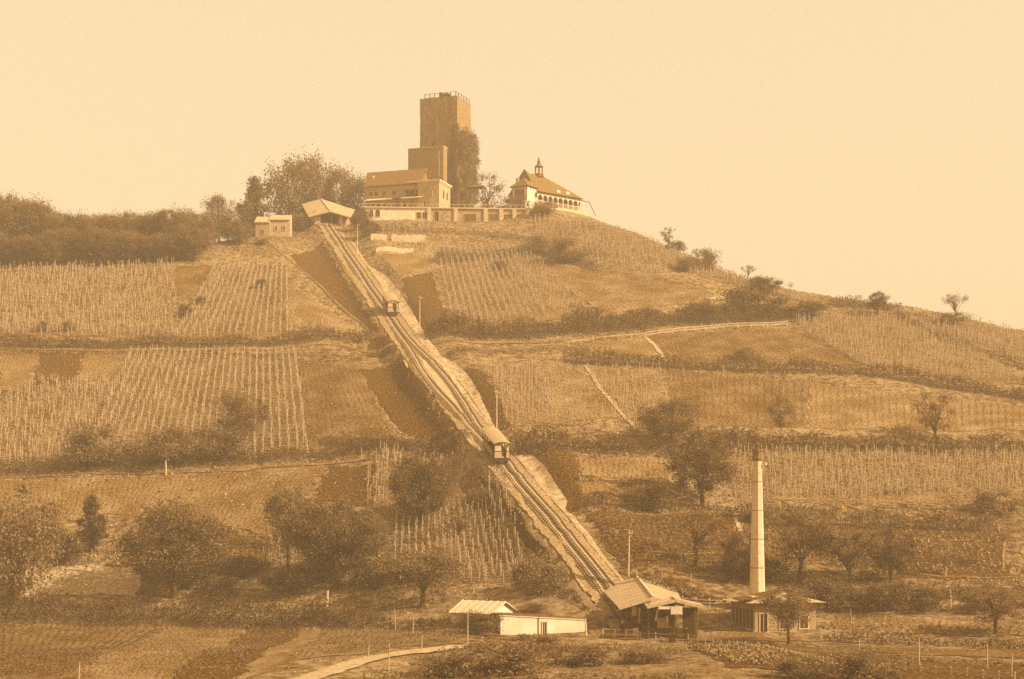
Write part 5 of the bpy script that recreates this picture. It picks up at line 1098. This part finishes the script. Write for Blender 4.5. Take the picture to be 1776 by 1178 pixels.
# ------------------------------------------------------------------ people
SKIN = mat('skin', .45, .1, 3.0); COAT = mat('dark_coat', .045, .3, 3.0); TROU = mat('dark_trousers', .06, .3, 3.0); HATL = mat('straw_hat', .6, .1, 3.0)
def person(loc, rz, label, hat=None, pose='stand', k=1.0):
    r = thing('person', loc, label, 'person', rz); J = {}; V_ = []; E = []; Rr = []
    def v(p, rad): V_.append(tuple(c * k for c in p)); Rr.append(rad * k); return len(V_) - 1
    arm = -.1 if pose == 'stand' else -.38
    pel = v((0, 0, .93), .125); ab = v((0, 0, 1.1), .12); chs = v((0, .01, 1.3), .145); nk = v((0, .0, 1.47), .055); hd0 = v((0, -.01, 1.56), .075); hd1 = v((0, -.01, 1.66), .08)
    E += [(pel, ab), (ab, chs), (chs, nk), (nk, hd0), (hd0, hd1)]
    for s in (-1, 1):
        hp = v((s * .09, 0, .86), .1); kn = v((s * .11, -.03, .48), .06); an_ = v((s * .12, .02, .1), .045); to = v((s * .14, -.15, .04), .035); E += [(pel, hp), (hp, kn), (kn, an_), (an_, to)]
        so_ = v((s * .19, 0, 1.4), .062); el = v((s * .25, .02 + arm * .3, 1.12), .045); wr = v((s * .24, arm, .93 if pose == 'stand' else 1.12), .03); pm_ = v((s * .24, arm - .03, .87 if pose == 'stand' else 1.1), .03); E += [(chs, so_), (so_, el), (el, wr), (wr, pm_)]
        for f in range(4): a = v((s * (.225 + .012 * f), arm - .05 + .02 * f, .80 if pose == 'stand' else 1.07), .009); E.append((pm_, a))
        a = v((s * .215, arm - .07, .84 if pose == 'stand' else 1.09), .01); E.append((wr, a))
    me = bpy.data.meshes.new('body'); me.from_pydata(V_, E, []); b = bpy.data.objects.new('body', me); COL.objects.link(b); b.parent = r; me.materials.append(SKIN); me.materials.append(COAT); me.materials.append(TROU)
    sk = b.modifiers.new('skin', 'SKIN'); ly = me.skin_vertices[0]
    for i, rad in enumerate(Rr): ly.data[i].radius = (rad, rad)
    ly.data[pel].use_root = True; b.modifiers.new('sub', 'SUBSURF').levels = 1
    dg = bpy.context.evaluated_depsgraph_get(); m2 = bpy.data.meshes.new_from_object(b.evaluated_get(dg)); b.modifiers.clear(); b.data = m2
    m2.materials.clear(); [m2.materials.append(q_) for q_ in (SKIN, COAT, TROU)]
    for p in m2.polygons:
        c = p.center / k; p.material_index = 0 if (c.z > 1.49 or (abs(c.x) > .2 and c.z < (.9 if pose == 'stand' else 1.13) and c.z > .7)) else (1 if c.z > .85 else 2); p.use_smooth = True
    mb = MB(); mb.tube([(0, -.1, 1.6), (0, -.125, 1.585)], [.014, .02], 6); 
    for s in (-1, 1): mb.box((s * .085, 0, 1.61), (.02, .04, .06))
    mb.v = [tuple(c * k for c in p) for p in mb.v]; mb.build('face', SKIN, r)
    mb = MB(); mb.box((-.03, -.093, 1.635), (.02, .01, .01)); mb.box((.03, -.093, 1.635), (.02, .01, .01)); mb.box((0, -.09, 1.555), (.05, .01, .012)); mb.build('eyes_and_mouth', COAT, r)
    mb = MB()
    if hat: mb.tube([(0, 0, 1.70), (0, 0, 1.715)], [.16, .16], 12); mb.tube([(0, 0, 1.715), (0, 0, 1.82)], [.095, .085], 12); mb.build('hat', hat, r)
    else: mb.tube([(0, .02, 1.64), (0, .02, 1.70), (0, .01, 1.75)], [.098, .09, .03], 10); mb.build('hair', COAT, r)
    return r
def at(px, Y, z=None): x = (px - CX) / F * Y; return Vector((x, Y, hz(x, Y) if z is None else z))
person(at(1190, 166.2), R(10), 'person in dark clothes standing on the near side of the station porch', hat=COAT)
person(at(1079.5, 169.5), R(-20), 'person in dark coat and pale hat at the left end of the station', hat=HATL)
pA = thing  # the brakeman stands on the platform of the lower car
q = Vector(carA.location); ang = carA.rotation_euler.z; off = Matrix.Rotation(ang, 3, 'Z') @ Vector((.55, .45, .98))
person(q + off, ang, 'person leaning over the end platform railing of the lower cable car', hat=None, pose='lean', k=.95)
bx = thing('wooden_crate', at(1166, 167.2), 'dark wooden chest standing before the station porch', 'crate'); mb = MB(); mb.box((0, 0, .42), (.62, .5, .84)); mb.build('box', DARKWOOD, bx); mb = MB(); mb.box((0, 0, .88), (.68, .56, .07)); mb.build('lid', TIMBER, bx)

for q_, m_ in (([(1500,940),(1776,948),(1776,962),(1500,955)], L_LT), ([(1490,965),(1700,972),(1700,990),(1490,985)], L_MD), ([(1560,1006),(1776,1004),(1776,1018),(1560,1018)], L_LT), ([(1110,900),(1260,900),(1262,925),(1115,925)], L_MD), ([(1100,935),(1240,938),(1240,955),(1105,955)], L_LT), ([(1400,1084),(1776,1092),(1776,1104),(1430,1096)], L_TUFT), ([(420,940),(470,940),(470,985),(400,985)], L_LT)):
    crop(q_, 1.0, .9, .22, m_)

def drills(q, rs, ps, size, m_, nl=3):
    qq = [np.array(G(*pp)[:2]) for pp in q]; w = (np.linalg.norm(qq[1] - qq[0]) + np.linalg.norm(qq[2] - qq[3])) / 2; h = np.linalg.norm(qq[3] - qq[0]); nu, nv = int(w / rs), int(h / ps)
    u, v = np.meshgrid((np.arange(nu) + .5) / nu, (np.arange(nv) + .5) / nv); u = np.repeat(u.ravel(), nl)[:, None]; v = np.repeat(v.ravel(), nl)[:, None]
    kp = nrg.random(len(u)) < .8; u = u[kp]; v = v[kp]; P = bil(qq, u, v) + nrg.normal(0, .07, (len(u), 2)); z = H(P[:, 0], P[:, 1]) + nrg.uniform(.08, .3, len(P))
    o = quads_mesh('garden_crops', leaf_quads(np.c_[P, z], size, nrg), m_); tag(o, kind='stuff')
for a_ in (([(0,1080),(282,1080),(120,1176),(0,1176)], .75, .4, .16, L_DK), ([(290,1080),(426,1083),(300,1176),(130,1176)], .6, .4, .15, L_LT), ([(436,1084),(518,1086),(400,1176),(300,1176)], .6, .4, .16, L_MD), ([(560,1090),(860,1098),(780,1116),(510,1142)], .9, .6, .16, L_MD),
           ([(5,836),(340,824),(300,882),(5,900)], 1.1, .7, .2, L_MD), ([(355,824),(564,812),(475,930),(305,890)], 1.0, .7, .2, L_MD), ([(520,630),(618,640),(685,758),(540,778)], 1.0, .7, .22, L_MD),
           ([(920,458),(1145,482),(1245,514),(1052,543)], 1.2, .8, .24, L_MD), ([(1130,588),(1362,573),(1488,632),(1162,628)], 1.2, .8, .24, L_MD), ([(1165,646),(1398,666),(1398,738),(1165,738)], 1.2, .8, .22, L_MD), ([(1410,668),(1776,708),(1776,742),(1410,738)], 1.2, .8, .22, L_LT),
           ([(1008,794),(1158,794),(1158,824),(1010,824)], .9, .6, .2, L_LT), ([(1290,902),(1448,900),(1438,972),(1332,986)], .9, .6, .2, L_LT), ([(1448,1068),(1776,1086),(1776,1100),(1445,1094)], .8, .5, .16, MATS['dry_grass'])):
    drills(*a_)

# ------------------------------------------------------------------ the air
hz_m = bpy.data.materials.new('haze'); hz_m.use_nodes = True; N = hz_m.node_tree.nodes; N.clear()
o_ = N.new('ShaderNodeOutputMaterial'); pv = N.new('ShaderNodeVolumePrincipled'); pv.inputs['Color'].default_value = (0.97, 0.68, 0.38, 1); pv.inputs['Density'].default_value = HAZE_D
pv.inputs['Anisotropy'].default_value = 0.0
hz_m.node_tree.links.new(pv.outputs[0], o_.inputs['Volume'])
hb = MB(); hb.box((0, 750, 66), (3060, 2160, 136)); hzo = hb.build('haze', hz_m); tag(hzo, kind='stuff')
